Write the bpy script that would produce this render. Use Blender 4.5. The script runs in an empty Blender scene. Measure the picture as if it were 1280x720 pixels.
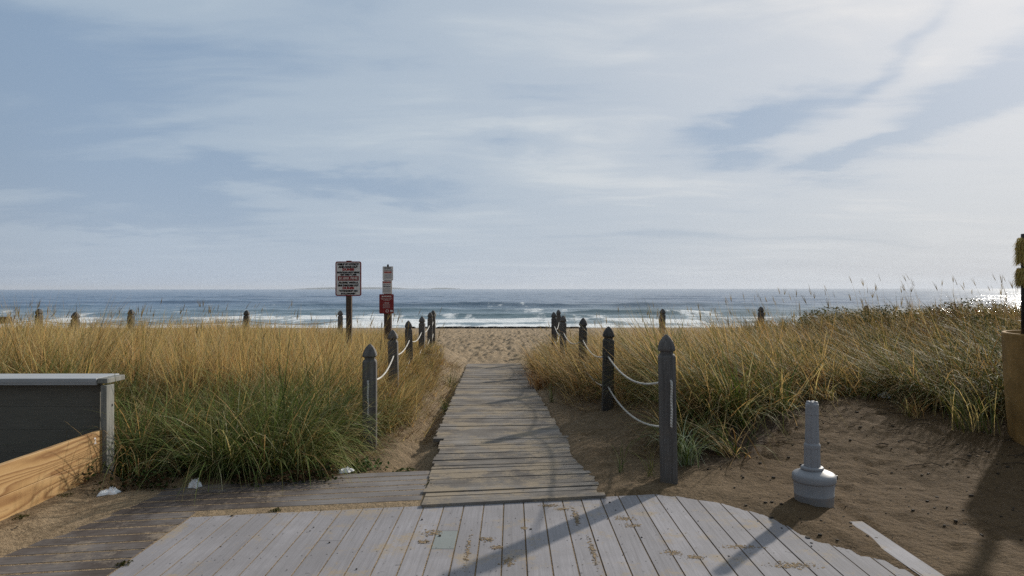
import bpy, bmesh, math, random
import numpy as np
from mathutils import Vector, Matrix

random.seed(7)
RNG = np.random.default_rng(7)
S = bpy.context.scene
COL = S.collection
PI = math.pi
F = 853.0            # focal length of the photograph in its own pixels
EYE = 1.6            # eye height over the deck, metres
HZ = 361.0


def spot(x, y, z=0.0):
    """ground point (X, Y) seen at photograph pixel x, y on a level z"""
    d = (EYE - z) * F / (y - HZ)
    return ((x - 640) * d / F, d)


# ------------------------------------------------------------------ objects
def tag(o, label=None, cat=None, group=None, kind=None):
    if label: o['label'] = label
    if cat: o['category'] = cat
    if group: o['group'] = group
    if kind: o['kind'] = kind
    return o


def thing(name, label, cat, loc=(0, 0, 0), rz=0.0, group=None):
    o = bpy.data.objects.new(name, None)
    o.empty_display_size = 0.1
    COL.objects.link(o)
    o.location = loc
    o.rotation_euler = (0, 0, rz)
    return tag(o, label, cat, group)


def link(name, me, mat=None, parent=None, smooth=False):
    o = bpy.data.objects.new(name, me)
    COL.objects.link(o)
    if mat:
        for m in (mat if isinstance(mat, (list, tuple)) else [mat]):
            me.materials.append(m)
    if smooth:
        me.polygons.foreach_set('use_smooth', [True] * len(me.polygons))
    if parent: o.parent = parent
    return o


def from_bm(name, bm, mat=None, parent=None, smooth=False, bevel=0):
    if bevel:
        bmesh.ops.bevel(bm, geom=[e for e in bm.edges], offset=bevel, segments=2, affect='EDGES', profile=0.6)
    bmesh.ops.recalc_face_normals(bm, faces=bm.faces)
    me = bpy.data.meshes.new(name)
    bm.to_mesh(me)
    bm.free()
    return link(name, me, mat, parent, smooth)


def np_mesh(name, verts, quads, mat=None, parent=None, smooth=True, colors=None, attrs=None):
    me = bpy.data.meshes.new(name)
    nv, nf = len(verts), len(quads)
    me.vertices.add(nv)
    me.vertices.foreach_set('co', np.asarray(verts, np.float32).ravel())
    me.loops.add(nf * 4)
    me.loops.foreach_set('vertex_index', np.asarray(quads, np.int32).ravel())
    me.polygons.add(nf)
    me.polygons.foreach_set('loop_start', np.arange(nf, dtype=np.int32) * 4)
    me.polygons.foreach_set('loop_total', np.full(nf, 4, np.int32))
    me.update(calc_edges=True)
    if smooth:
        me.polygons.foreach_set('use_smooth', np.ones(nf, bool))
    if colors is not None:
        a = me.attributes.new('Col', 'FLOAT_COLOR', 'POINT')
        c = np.ones((nv, 4), np.float32)
        c[:, :3] = colors
        a.data.foreach_set('color', c.ravel())
    for k, v in (attrs or {}).items():
        a = me.attributes.new(k, 'FLOAT', 'POINT')
        a.data.foreach_set('value', np.asarray(v, np.float32))
    return link(name, me, mat, parent)


def add_box(bm, cx, cy, cz, sx, sy, sz, rz=0, mi=0):
    M = Matrix.Translation((cx, cy, cz)) @ Matrix.Rotation(rz, 4, 'Z') @ Matrix.Diagonal((sx, sy, sz, 1))
    r = bmesh.ops.create_cube(bm, size=1, matrix=M)
    for f in {f for v in r['verts'] for f in v.link_faces}:
        f.material_index = mi
    return r['verts']


def prism(bm, pts, z0, z1, mi=0):
    """closed outline pts (x,y) extruded from z0 to z1 (numbers or per-point lists)"""
    n = len(pts)
    z0 = z0 if isinstance(z0, (list, tuple)) else [z0] * n
    z1 = z1 if isinstance(z1, (list, tuple)) else [z1] * n
    b = [bm.verts.new((p[0], p[1], z)) for p, z in zip(pts, z0)]
    t = [bm.verts.new((p[0], p[1], z)) for p, z in zip(pts, z1)]
    fs = [bm.faces.new(t), bm.faces.new(b[::-1])]
    for i in range(n):
        j = (i + 1) % n
        fs.append(bm.faces.new((b[i], b[j], t[j], t[i])))
    for f in fs: f.material_index = mi


def rings(bm, prof, n=24, sq=False, centre=(0, 0), close=True):
    """loft of rings; prof = [(z, rx, ry, ox, oy)]; square with clipped corners if sq"""
    prev = None
    first = None
    for p in prof:
        z, rx = p[0], p[1]
        ry = p[2] if len(p) > 2 else rx
        ox = p[3] if len(p) > 3 else 0
        oy = p[4] if len(p) > 4 else 0
        vs = []
        if sq:
            c = 0.86
            shape = [(1, -c), (1, c), (c, 1), (-c, 1), (-1, c), (-1, -c), (-c, -1), (c, -1)]
        else:
            shape = [(math.cos(2 * PI * i / n), math.sin(2 * PI * i / n)) for i in range(n)]
        for a, b in shape:
            vs.append(bm.verts.new((centre[0] + ox + a * rx, centre[1] + oy + b * ry, z)))
        if prev:
            m = len(vs)
            for i in range(m):
                j = (i + 1) % m
                bm.faces.new((prev[i], prev[j], vs[j], vs[i]))
        else:
            first = vs
        prev = vs
    if close:
        bm.faces.new(prev)
        bm.faces.new(first[::-1])


def tube(bm, pts, r, n=7, twist=None):
    prev = None
    pts = [Vector(p) for p in pts]
    for i, p in enumerate(pts):
        t = (pts[min(i + 1, len(pts) - 1)] - pts[max(i - 1, 0)]).normalized()
        up = Vector((0, 0, 1)) if abs(t.z) < 0.9 else Vector((0, -1, 0))
        a = t.cross(up).normalized()
        b = a.cross(t)
        rr = r[i] if isinstance(r, (list, tuple)) else r
        vs = [bm.verts.new(p + rr * (math.cos(2 * PI * k / n) * a + math.sin(2 * PI * k / n) * b)) for k in range(n)]
        if prev:
            for k in range(n):
                m = (k + 1) % n
                bm.faces.new((prev[k], prev[m], vs[m], vs[k]))
        else:
            bm.faces.new(vs[::-1])
        prev = vs
    bm.faces.new(prev)


# ------------------------------------------------------------------ noise (numpy)
def _hash(ix, iy, seed):
    n = (ix.astype(np.int64) * 374761393 + iy.astype(np.int64) * 668265263 + seed * 1442695041) & 0xFFFFFFFF
    n = ((n ^ (n >> 13)) * 1274126177) & 0xFFFFFFFF
    n = n ^ (n >> 16)
    return (n & 0xFFFF) / 65535.0


def vnoise(x, y, seed=0):
    x = np.asarray(x, float); y = np.asarray(y, float)
    ix = np.floor(x); iy = np.floor(y)
    fx = x - ix; fy = y - iy
    fx = fx * fx * fx * (fx * (fx * 6 - 15) + 10)
    fy = fy * fy * fy * (fy * (fy * 6 - 15) + 10)
    a = _hash(ix, iy, seed); b = _hash(ix + 1, iy, seed)
    c = _hash(ix, iy + 1, seed); d = _hash(ix + 1, iy + 1, seed)
    return (a * (1 - fx) + b * fx) * (1 - fy) + (c * (1 - fx) + d * fx) * fy


def fbm(x, y, seed=0, octv=4):
    s = 0; a = 0.5; t = 0
    for k in range(octv):
        s = s + a * vnoise(x * 2 ** k + 17.3 * k, y * 2 ** k - 9.1 * k, seed + k)
        t += a; a *= 0.5
    return s / t - 0.5          # about -0.5 .. 0.5


def sm(a, b, x):
    t = np.clip((np.asarray(x, float) - a) / (b - a), 0, 1)
    return t * t * (3 - 2 * t)


# ------------------------------------------------------------------ node helper
class Nodes:
    def __init__(self, tree):
        self.t = tree
        tree.nodes.clear()

    def n(self, typ, props=None, **ins):
        nd = self.t.nodes.new('ShaderNode' + typ)
        for k, v in (props or {}).items(): setattr(nd, k, v)
        for k, v in ins.items():
            key = k.replace('_', ' ')
            sock = None
            if k.startswith('i') and k[1:].isdigit():
                sock = nd.inputs[int(k[1:])]
            else:
                sock = nd.inputs[key]
            if hasattr(v, 'is_output'): self.t.links.new(v, sock)
            elif hasattr(v, 'outputs'): self.t.links.new(v.outputs[0], sock)
            else:
                if isinstance(v, (tuple, list)) and len(v) == 3 and sock.type == 'RGBA': v = (*v, 1)
                sock.default_value = v
        return nd

    def math(self, op, a, b=0.0, c=None, clamp=False):
        kw = dict(i0=a, i1=b)
        if c is not None: kw['i2'] = c
        return self.n('Math', dict(operation=op, use_clamp=clamp), **kw).outputs[0]

    def noise(self, vec, scale, detail=3, rough=0.5, dist=0.0, out=0):
        kw = dict(Scale=scale, Detail=detail, Roughness=rough, Distortion=dist)
        if vec is not None: kw['Vector'] = vec
        return self.n('TexNoise', **kw).outputs[out]

    def map(self, vec, scale=(1, 1, 1), rot=(0, 0, 0), loc=(0, 0, 0)):
        return self.n('Mapping', Vector=vec, Scale=scale, Rotation=rot, Location=loc).outputs[0]

    def ramp(self, fac, stops, interp='LINEAR'):
        nd = self.n('ValToRGB', Fac=fac)
        cr = nd.color_ramp
        cr.interpolation = interp
        while len(cr.elements) < len(stops): cr.elements.new(0.5)
        for e, (p, c) in zip(cr.elements, stops):
            e.position = p
            e.color = (*c, 1) if isinstance(c, (tuple, list)) else (c, c, c, 1)
        return nd.outputs[0]

    def mix(self, fac, a, b, blend='MIX'):
        nd = self.n('Mix', dict(data_type='RGBA', blend_type=blend, clamp_result=False))
        for s, v in ((nd.inputs[0], fac), (nd.inputs[6], a), (nd.inputs[7], b)):
            if hasattr(v, 'is_output'): self.t.links.new(v, s)
            else:
                if isinstance(v, (tuple, list)) and len(v) == 3: v = (*v, 1)
                s.default_value = v
        return nd.outputs[2]

    def bump(self, h, strength=0.5, dist=0.01, normal=None):
        kw = dict(Height=h, Strength=strength, Distance=dist)
        if normal is not None: kw['Normal'] = normal
        return self.n('Bump', **kw).outputs[0]

    def out(self, surf):
        o = self.n('OutputMaterial')
        self.t.links.new(surf.outputs[0] if hasattr(surf, 'outputs') else surf, o.inputs[0])


def mat(name):
    m = bpy.data.materials.new(name)
    m.use_nodes = True
    return m, Nodes(m.node_tree)


def simple_mat(name, col, rough=0.6, spec=0.4, var=0.15, scale=8, bump=0.15, stretch=(1, 1, 1), metal=0.0, coords='Object'):
    m, N = mat(name)
    tc = N.n('TexCoord').outputs[coords]
    v = N.map(tc, stretch)
    f = N.noise(v, scale, 5, 0.6)
    lo = tuple(c * (1 - var) for c in col); hi = tuple(c * (1 + var) for c in col)
    c = N.ramp(f, [(0.3, lo), (0.7, hi)])
    b = N.bump(N.noise(v, scale * 4, 4, 0.6), bump, 0.004)
    p = N.n('BsdfPrincipled', Base_Color=c, Roughness=rough, Specular_IOR_Level=spec, Normal=b, Metallic=metal)
    N.out(p)
    return m


# ------------------------------------------------------------------ materials
def make_sand():
    m, N = mat('beach_sand')
    P = N.n('NewGeometry').outputs['Position']
    big = N.noise(P, 0.7, 5, 0.6)
    mid = N.noise(P, 5.0, 5, 0.65)
    fine = N.noise(P, 140.0, 2, 0.7)
    c = N.ramp(big, [(0.3, (0.35, 0.255, 0.155)), (0.7, (0.43, 0.325, 0.21))])
    c = N.mix(N.ramp(mid, [(0.35, 0.0), (0.75, 0.55)]), c, (0.29, 0.205, 0.12))
    c = N.mix(N.ramp(fine, [(0.4, 0.0), (0.75, 0.45)]), c, (0.20, 0.145, 0.085))
    yy_ = N.n('SeparateXYZ', Vector=P).outputs[1]
    dampn = N.noise(P, 0.9, 4, 0.6)
    damp = N.math('MULTIPLY', N.n('Attribute', dict(attribute_name='damp')).outputs['Fac'], N.ramp(dampn, [(0.3, 0.75), (0.7, 1.0)]))
    c = N.mix(damp, c, N.mix(1.0, c, (0.37, 0.315, 0.24), 'MULTIPLY'))
    gr2 = N.noise(P, 30.0, 4, 0.75)
    c = N.mix(N.ramp(gr2, [(0.44, 0.0), (0.66, 0.6)]), c, N.mix(1.0, c, (0.36, 0.34, 0.32), 'MULTIPLY'))
    spk = N.noise(P, 34.0, 2, 0.5)
    c = N.mix(N.ramp(spk, [(0.67, 0.0), (0.71, 0.85)]), c, (0.04, 0.03, 0.022))
    # plant litter: dark humus where the dune grass grows
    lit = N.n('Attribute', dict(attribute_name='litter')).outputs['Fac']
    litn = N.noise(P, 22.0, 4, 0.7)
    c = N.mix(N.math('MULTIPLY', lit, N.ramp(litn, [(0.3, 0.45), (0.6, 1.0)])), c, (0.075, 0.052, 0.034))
    wet = N.n('Attribute', dict(attribute_name='wet')).outputs['Fac']
    c = N.mix(wet, c, N.mix(1.0, c, (0.42, 0.42, 0.45), 'MULTIPLY'))
    h = N.math('ADD', N.math('MULTIPLY', N.noise(P, 9.0, 6, 0.72), 1.0), N.math('MULTIPLY', fine, 0.07))
    b = N.bump(h, 1.0, 0.075)
    rg = N.math('SUBTRACT', 0.93, N.math('MULTIPLY', wet, 0.6))
    N.out(N.n('BsdfPrincipled', Base_Color=c, Roughness=rg, Specular_IOR_Level=0.2, Normal=b))
    return m


def plank_mat(name, along, base, dark, sandy, sand_amt, rough=0.75, grain=1.0, var=0.14, bumpd=0.003, stain=False):
    """boards; along = direction angle of the grain from the X axis"""
    m, N = mat(name)
    P = N.n('NewGeometry')
    pos = P.outputs['Position']
    isl = P.outputs['Random Per Island']
    rot = N.map(pos, rot=(0, 0, -along))
    off = N.n('CombineXYZ', X=N.math('MULTIPLY', isl, 37.0), Y=N.math('MULTIPLY', isl, 11.0))
    v = N.n('VectorMath', dict(operation='ADD'), i0=rot, i1=off).outputs[0]
    g = N.noise(N.map(v, (2.2, 55, 20)), 1.0, 6, 0.65, 0.6)
    blot = N.noise(pos, 1.6, 5, 0.65)
    c = N.ramp(g, [(0.25, dark), (0.55, base), (0.8, tuple(min(1, x * 1.15) for x in base))])
    br = N.ramp(isl, [(0.0, 1 - var), (1.0, 1 + var)])
    c = N.mix(1.0, c, br, 'MULTIPLY')
    c = N.mix(N.ramp(blot, [(0.40, 0.0), (0.66, 0.75)]), c, dark)
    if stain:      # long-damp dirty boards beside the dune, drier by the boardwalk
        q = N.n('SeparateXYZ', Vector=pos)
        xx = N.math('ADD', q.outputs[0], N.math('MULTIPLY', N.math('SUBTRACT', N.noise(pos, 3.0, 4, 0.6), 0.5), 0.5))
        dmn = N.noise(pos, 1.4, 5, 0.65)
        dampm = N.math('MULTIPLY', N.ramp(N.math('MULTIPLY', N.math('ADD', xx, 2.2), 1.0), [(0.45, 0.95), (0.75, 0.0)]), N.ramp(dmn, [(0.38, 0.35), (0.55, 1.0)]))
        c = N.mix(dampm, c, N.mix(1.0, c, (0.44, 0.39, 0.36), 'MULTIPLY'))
    # wind-blown sand lying in patches
    s1 = N.noise(pos, 2.3, 7, 0.72)
    s2 = N.noise(pos, 60.0, 2, 0.6)
    s = N.math('ADD', s1, N.math('MULTIPLY', s2, 0.22))
    lo = 0.80 - sand_amt
    c = N.mix(N.ramp(s, [(lo, 0.0), (lo + 0.10, 0.85)]), c, sandy)
    st = N.noise(pos, 17.0, 3, 0.6)
    c = N.mix(N.ramp(st, [(0.66, 0.0), (0.72, 0.6)]), c, tuple(x * 0.5 for x in dark))
    b = N.bump(g, 0.55 * grain, bumpd)
    N.out(N.n('BsdfPrincipled', Base_Color=c, Roughness=min(1.0, rough + 0.2), Specular_IOR_Level=0.08, Normal=b))
    return m


def make_grass(name, transl=0.38, rough=0.5):
    m, N = mat(name)
    c = N.n('Attribute', dict(attribute_name='Col')).outputs['Color']
    p = N.n('BsdfPrincipled', Base_Color=c, Roughness=rough, Specular_IOR_Level=0.02)
    t = N.n('BsdfTranslucent', Color=N.mix(1.0, c, (1.12, 1.08, 0.80), 'MULTIPLY'))
    q = N.n('SeparateColor', Color=c)
    dry = N.math('SUBTRACT', q.outputs[0], q.outputs[1])
    mx = N.n('MixShader', Fac=N.n('MapRange', i0=dry, i1=-0.03, i2=0.14, i3=transl * 0.45, i4=transl * 1.15).outputs[0])
    N.t.links.new(p.outputs[0], mx.inputs[1]); N.t.links.new(t.outputs[0], mx.inputs[2])
    N.out(mx)
    return m


def make_water():
    m, N = mat('sea_water')
    P = N.n('NewGeometry').outputs['Position']
    foam = N.n('Attribute', dict(attribute_name='foam')).outputs['Fac']
    shal = N.n('Attribute', dict(attribute_name='shallow')).outputs['Fac']
    v1 = N.map(P, (0.10, 0.22, 0.2), (0, 0, 0.12))
    v2 = N.map(P, (0.55, 1.0, 0.6), (0, 0, -0.2))
    h = N.math('ADD', N.math('MULTIPLY', N.noise(v1, 1.0, 4, 0.6), 2.2), N.math('MULTIPLY', N.noise(v2, 1.0, 5, 0.65), 0.55))
    b = N.bump(h, 1.0, 0.20)
    sw = N.noise(N.map(P, (0.004, 0.03, 0.03)), 1.0, 4, 0.6)
    deep = N.ramp(sw, [(0.35, (0.008, 0.048, 0.115)), (0.65, (0.020, 0.084, 0.165))])
    c = N.mix(shal, deep, (0.085, 0.155, 0.15))
    w = N.n('BsdfPrincipled', Base_Color=c, Roughness=0.16, IOR=1.333, Normal=b)
    fn = N.noise(N.map(P, (0.45, 0.9, 0.5)), 1.0, 7, 0.75)
    fl = N.noise(N.map(P, (0.28, 0.10, 0.2)), 1.0, 6, 0.7)
    fm = N.math('ADD', foam, N.math('ADD', N.math('MULTIPLY', N.math('SUBTRACT', fn, 0.5), 0.9), N.math('MULTIPLY', N.math('SUBTRACT', fl, 0.5), 1.7)))
    fmask = N.ramp(fm, [(0.42, 0.0), (0.62, 1.0)])
    fb = N.bump(fn, 0.8, 0.3)
    f = N.n('BsdfPrincipled', Base_Color=(0.78, 0.80, 0.80), Roughness=0.8, Specular_IOR_Level=0.2, Normal=fb)
    mx = N.n('MixShader', Fac=fmask)
    N.t.links.new(w.outputs[0], mx.inputs[1]); N.t.links.new(f.outputs[0], mx.inputs[2])
    N.out(mx)
    return m


def make_pine():
    m, N = mat('new_pine')
    P = N.n('NewGeometry')
    pos = P.outputs['Position']; isl = P.outputs['Random Per Island']
    off = N.n('CombineXYZ', X=0.0, Y=N.math('MULTIPLY', isl, 9.0), Z=N.math('MULTIPLY', isl, 3.0))
    v = N.n('VectorMath', dict(operation='ADD'), i0=pos, i1=off).outputs[0]
    warp = N.noise(N.map(v, (1, 0.30, 3.2)), 1.0, 2, 0.40)
    wob = N.noise(N.map(v, (1, 3.0, 12.0)), 1.0, 3, 0.5)
    field = N.math('ADD', N.math('MULTIPLY', warp, 32.0), N.math('MULTIPLY', wob, 1.2))
    ring = N.math('FRACT', field)
    c = N.ramp(ring, [(0.0, (0.50, 0.32, 0.145)), (0.4, (0.44, 0.265, 0.11)), (0.82, (0.235, 0.115, 0.042)), (1.0, (0.46, 0.29, 0.13))])
    f2 = N.noise(N.map(v, (1, 4, 160)), 1.0, 4, 0.6)
    c = N.mix(N.ramp(f2, [(0.4, 0.0), (0.8, 0.35)]), c, (0.30, 0.15, 0.055))
    b = N.bump(ring, 0.12, 0.002)
    N.out(N.n('BsdfPrincipled', Base_Color=c, Roughness=0.55, Specular_IOR_Level=0.35, Normal=b))
    return m


def make_post_wood():
    m, N = mat('charcoal_post_wood')
    tc = N.n('TexCoord').outputs['Object']
    isl = N.n('ObjectInfo').outputs['Random']
    v = N.n('VectorMath', dict(operation='ADD'), i0=tc, i1=N.n('CombineXYZ', X=N.math('MULTIPLY', isl, 13.0), Z=N.math('MULTIPLY', isl, 5.0)).outputs[0]).outputs[0]
    g = N.noise(N.map(v, (38, 38, 2.0)), 1.0, 6, 0.65, 0.4)
    c = N.ramp(g, [(0.25, (0.042, 0.038, 0.036)), (0.5, (0.085, 0.079, 0.075)), (0.8, (0.15, 0.14, 0.13))])
    bl = N.noise(v, 4.0, 4, 0.6)
    c = N.mix(N.ramp(bl, [(0.5, 0.0), (0.75, 0.5)]), c, (0.10, 0.08, 0.062))
    c = N.mix(1.0, c, N.ramp(isl, [(0, 0.72), (1, 1.45)]), 'MULTIPLY')
    b = N.bump(g, 1.0, 0.006)
    N.out(N.n('BsdfPrincipled', Base_Color=c, Roughness=0.75, Specular_IOR_Level=0.3, Normal=b))
    return m


def make_rope():
    m, N = mat('white_rope')
    tc = N.n('TexCoord').outputs['Object']
    w = N.n('TexWave', dict(wave_type='BANDS', bands_direction='DIAGONAL'), Vector=tc, Scale=26.0, Distortion=1.0, Detail=2.0)
    c = N.mix(w.outputs[1], (0.38, 0.36, 0.32), (0.74, 0.72, 0.67))
    d = N.noise(tc, 5, 4, 0.6)
    c = N.mix(N.ramp(d, [(0.45, 0.0), (0.75, 0.4)]), c, (0.40, 0.36, 0.30))
    N.out(N.n('BsdfPrincipled', Base_Color=c, Roughness=0.85, Normal=N.bump(w.outputs[1], 0.7, 0.005)))
    return m


M_sand = make_sand()
M_deck = plank_mat('grey_composite_boards', PI / 2, (0.30, 0.285, 0.295), (0.225, 0.212, 0.215), (0.33, 0.265, 0.19), 0.15, rough=0.55, grain=0.8, var=0.13)
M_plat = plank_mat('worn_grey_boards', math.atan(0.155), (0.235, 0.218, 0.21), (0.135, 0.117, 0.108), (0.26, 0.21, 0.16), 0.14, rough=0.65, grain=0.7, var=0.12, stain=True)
M_walk = plank_mat('weathered_planks', math.atan(0.09), (0.245, 0.222, 0.20), (0.105, 0.09, 0.078), (0.30, 0.245, 0.18), 0.21, rough=0.85, grain=1.3, var=0.24, bumpd=0.006)
M_patch = plank_mat('greenish_board', PI / 2, (0.262, 0.28, 0.268), (0.22, 0.236, 0.226), (0.40, 0.31, 0.20), 0.08, rough=0.5, grain=0.3, var=0.02)
M_screw = simple_mat('screw_steel', (0.07, 0.06, 0.055), 0.6, 0.4)
M_grass = make_grass('beach_grass_blades')
M_leaf = make_grass('weed_leaves', 0.25, 0.5)
M_water = make_water()
M_pine = make_pine()
M_post = make_post_wood()
M_rope = make_rope()
M_wallgrey = simple_mat('grey_stained_boards', (0.145, 0.135, 0.113), 0.75, 0.25, 0.12, 6, 0.25, (0.6, 0.6, 10))
M_capgrey = simple_mat('grey_painted_cap', (0.38, 0.385, 0.39), 0.55, 0.4, 0.10, 5, 0.2, (0.6, 3, 3))
M_edgegrey = simple_mat('weathered_grey_timber', (0.22, 0.215, 0.19), 0.75, 0.3, 0.25, 9, 0.4, (4, 4, 0.5))
def make_bin_plastic():
    """scuffed grey plastic, dusted with sand low on its sides"""
    m, N = mat('grey_plastic')
    tc = N.n('TexCoord').outputs['Object']
    z = N.n('SeparateXYZ', Vector=tc).outputs[2]
    n1 = N.noise(tc, 9.0, 5, 0.65); n2 = N.noise(N.map(tc, (30, 30, 5)), 1.0, 4, 0.6); n3 = N.noise(tc, 160.0, 2, 0.6)
    c = N.ramp(n1, [(0.3, (0.26, 0.26, 0.272)), (0.7, (0.31, 0.31, 0.322))])
    c = N.mix(N.ramp(n2, [(0.55, 0.0), (0.75, 0.35)]), c, (0.22, 0.21, 0.20))
    dust = N.math('SUBTRACT', N.math('ADD', N.math('MULTIPLY', n1, 0.16), N.math('MULTIPLY', n3, 0.08)), N.math('MULTIPLY', z, 0.9))
    c = N.mix(N.ramp(dust, [(0.03, 0.0), (0.13, 0.6)]), c, (0.24, 0.18, 0.115))
    N.out(N.n('BsdfPrincipled', Base_Color=c, Roughness=0.5, Specular_IOR_Level=0.35, Normal=N.bump(N.math('ADD', n1, n3), 0.12, 0.003)))
    return m


M_plastic = make_bin_plastic()
M_black = simple_mat('black_plastic', (0.012, 0.012, 0.013), 0.4, 0.5)
M_paper = simple_mat('white_paper', (0.80, 0.80, 0.80), 0.8, 0.2, 0.05, 30, 0.3)
M_signwhite = simple_mat('sign_white', (0.68, 0.655, 0.64), 0.45, 0.4, 0.05, 6, 0.02)
M_signred = simple_mat('sign_red', (0.22, 0.016, 0.02), 0.45, 0.4, 0.08, 6, 0.02)
M_signpink = simple_mat('faded_red', (0.42, 0.12, 0.10), 0.5, 0.4, 0.08, 6, 0.02)
M_ink = simple_mat('black_ink', (0.015, 0.013, 0.013), 0.5, 0.3)
M_inkgrey = simple_mat('grey_ink', (0.10, 0.10, 0.11), 0.5, 0.3)
M_redink = simple_mat('red_ink', (0.33, 0.03, 0.03), 0.5, 0.3)
M_whiteink = simple_mat('white_ink', (0.72, 0.66, 0.62), 0.5, 0.3)
M_signback = simple_mat('aluminium_plate', (0.30, 0.30, 0.30), 0.5, 0.5, metal=0.6)
M_tan = simple_mat('tan_textured_planter', (0.30, 0.175, 0.062), 0.85, 0.2, 0.32, 5, 0.9)
M_soil = simple_mat('planter_soil', (0.06, 0.045, 0.03), 0.95, 0.1, 0.4, 25, 0.8)
M_pole = simple_mat('dark_pole_paint', (0.02, 0.018, 0.017), 0.6, 0.3)
M_island = simple_mat('island_woods', (0.05, 0.07, 0.06), 0.95, 0.1, 0.2, 0.01, 0.0)
M_weed = simple_mat('seaweed', (0.022, 0.016, 0.011), 0.8, 0.3, 0.4, 5, 0.6)
M_debris = simple_mat('dark_debris', (0.035, 0.027, 0.02), 0.85, 0.2, 0.4, 9, 0.4)
M_moss = simple_mat('moss', (0.05, 0.06, 0.018), 0.95, 0.1, 0.4, 30, 0.8)
M_drift = simple_mat('driftwood', (0.09, 0.065, 0.05), 0.85, 0.2, 0.3, 6, 0.5, (1, 6, 6))

# ------------------------------------------------------------------ terrain
SEA = -2.0


def zpath(Y):
    return np.interp(Y, [0, 7.3, 14.1, 17.1, 63.3, 90, 250, 30000], [0, 0, -0.25, -0.31, -2.0, -3.2, -8, -8])


def xc(Y):
    return -0.15 - 0.031 * (np.asarray(Y, float) - 7.6)


DECK_YD = ([-9, 0.90, 1.16, 1.373, 1.594, 1.737, 1.807, 1.85, 1.883, 1.94, 2.06, 2.1, 2.197, 2.236, 2.3, 2.6],
           [5.6, 5.42, 5.29, 5.158, 5.018, 4.857, 4.713, 4.565, 4.40, 4.278, 4.174, 4.074, 3.979, 3.845, 3.5, 2.4])


def deck_front(X): return 5.145 + 0.155 * X


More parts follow.
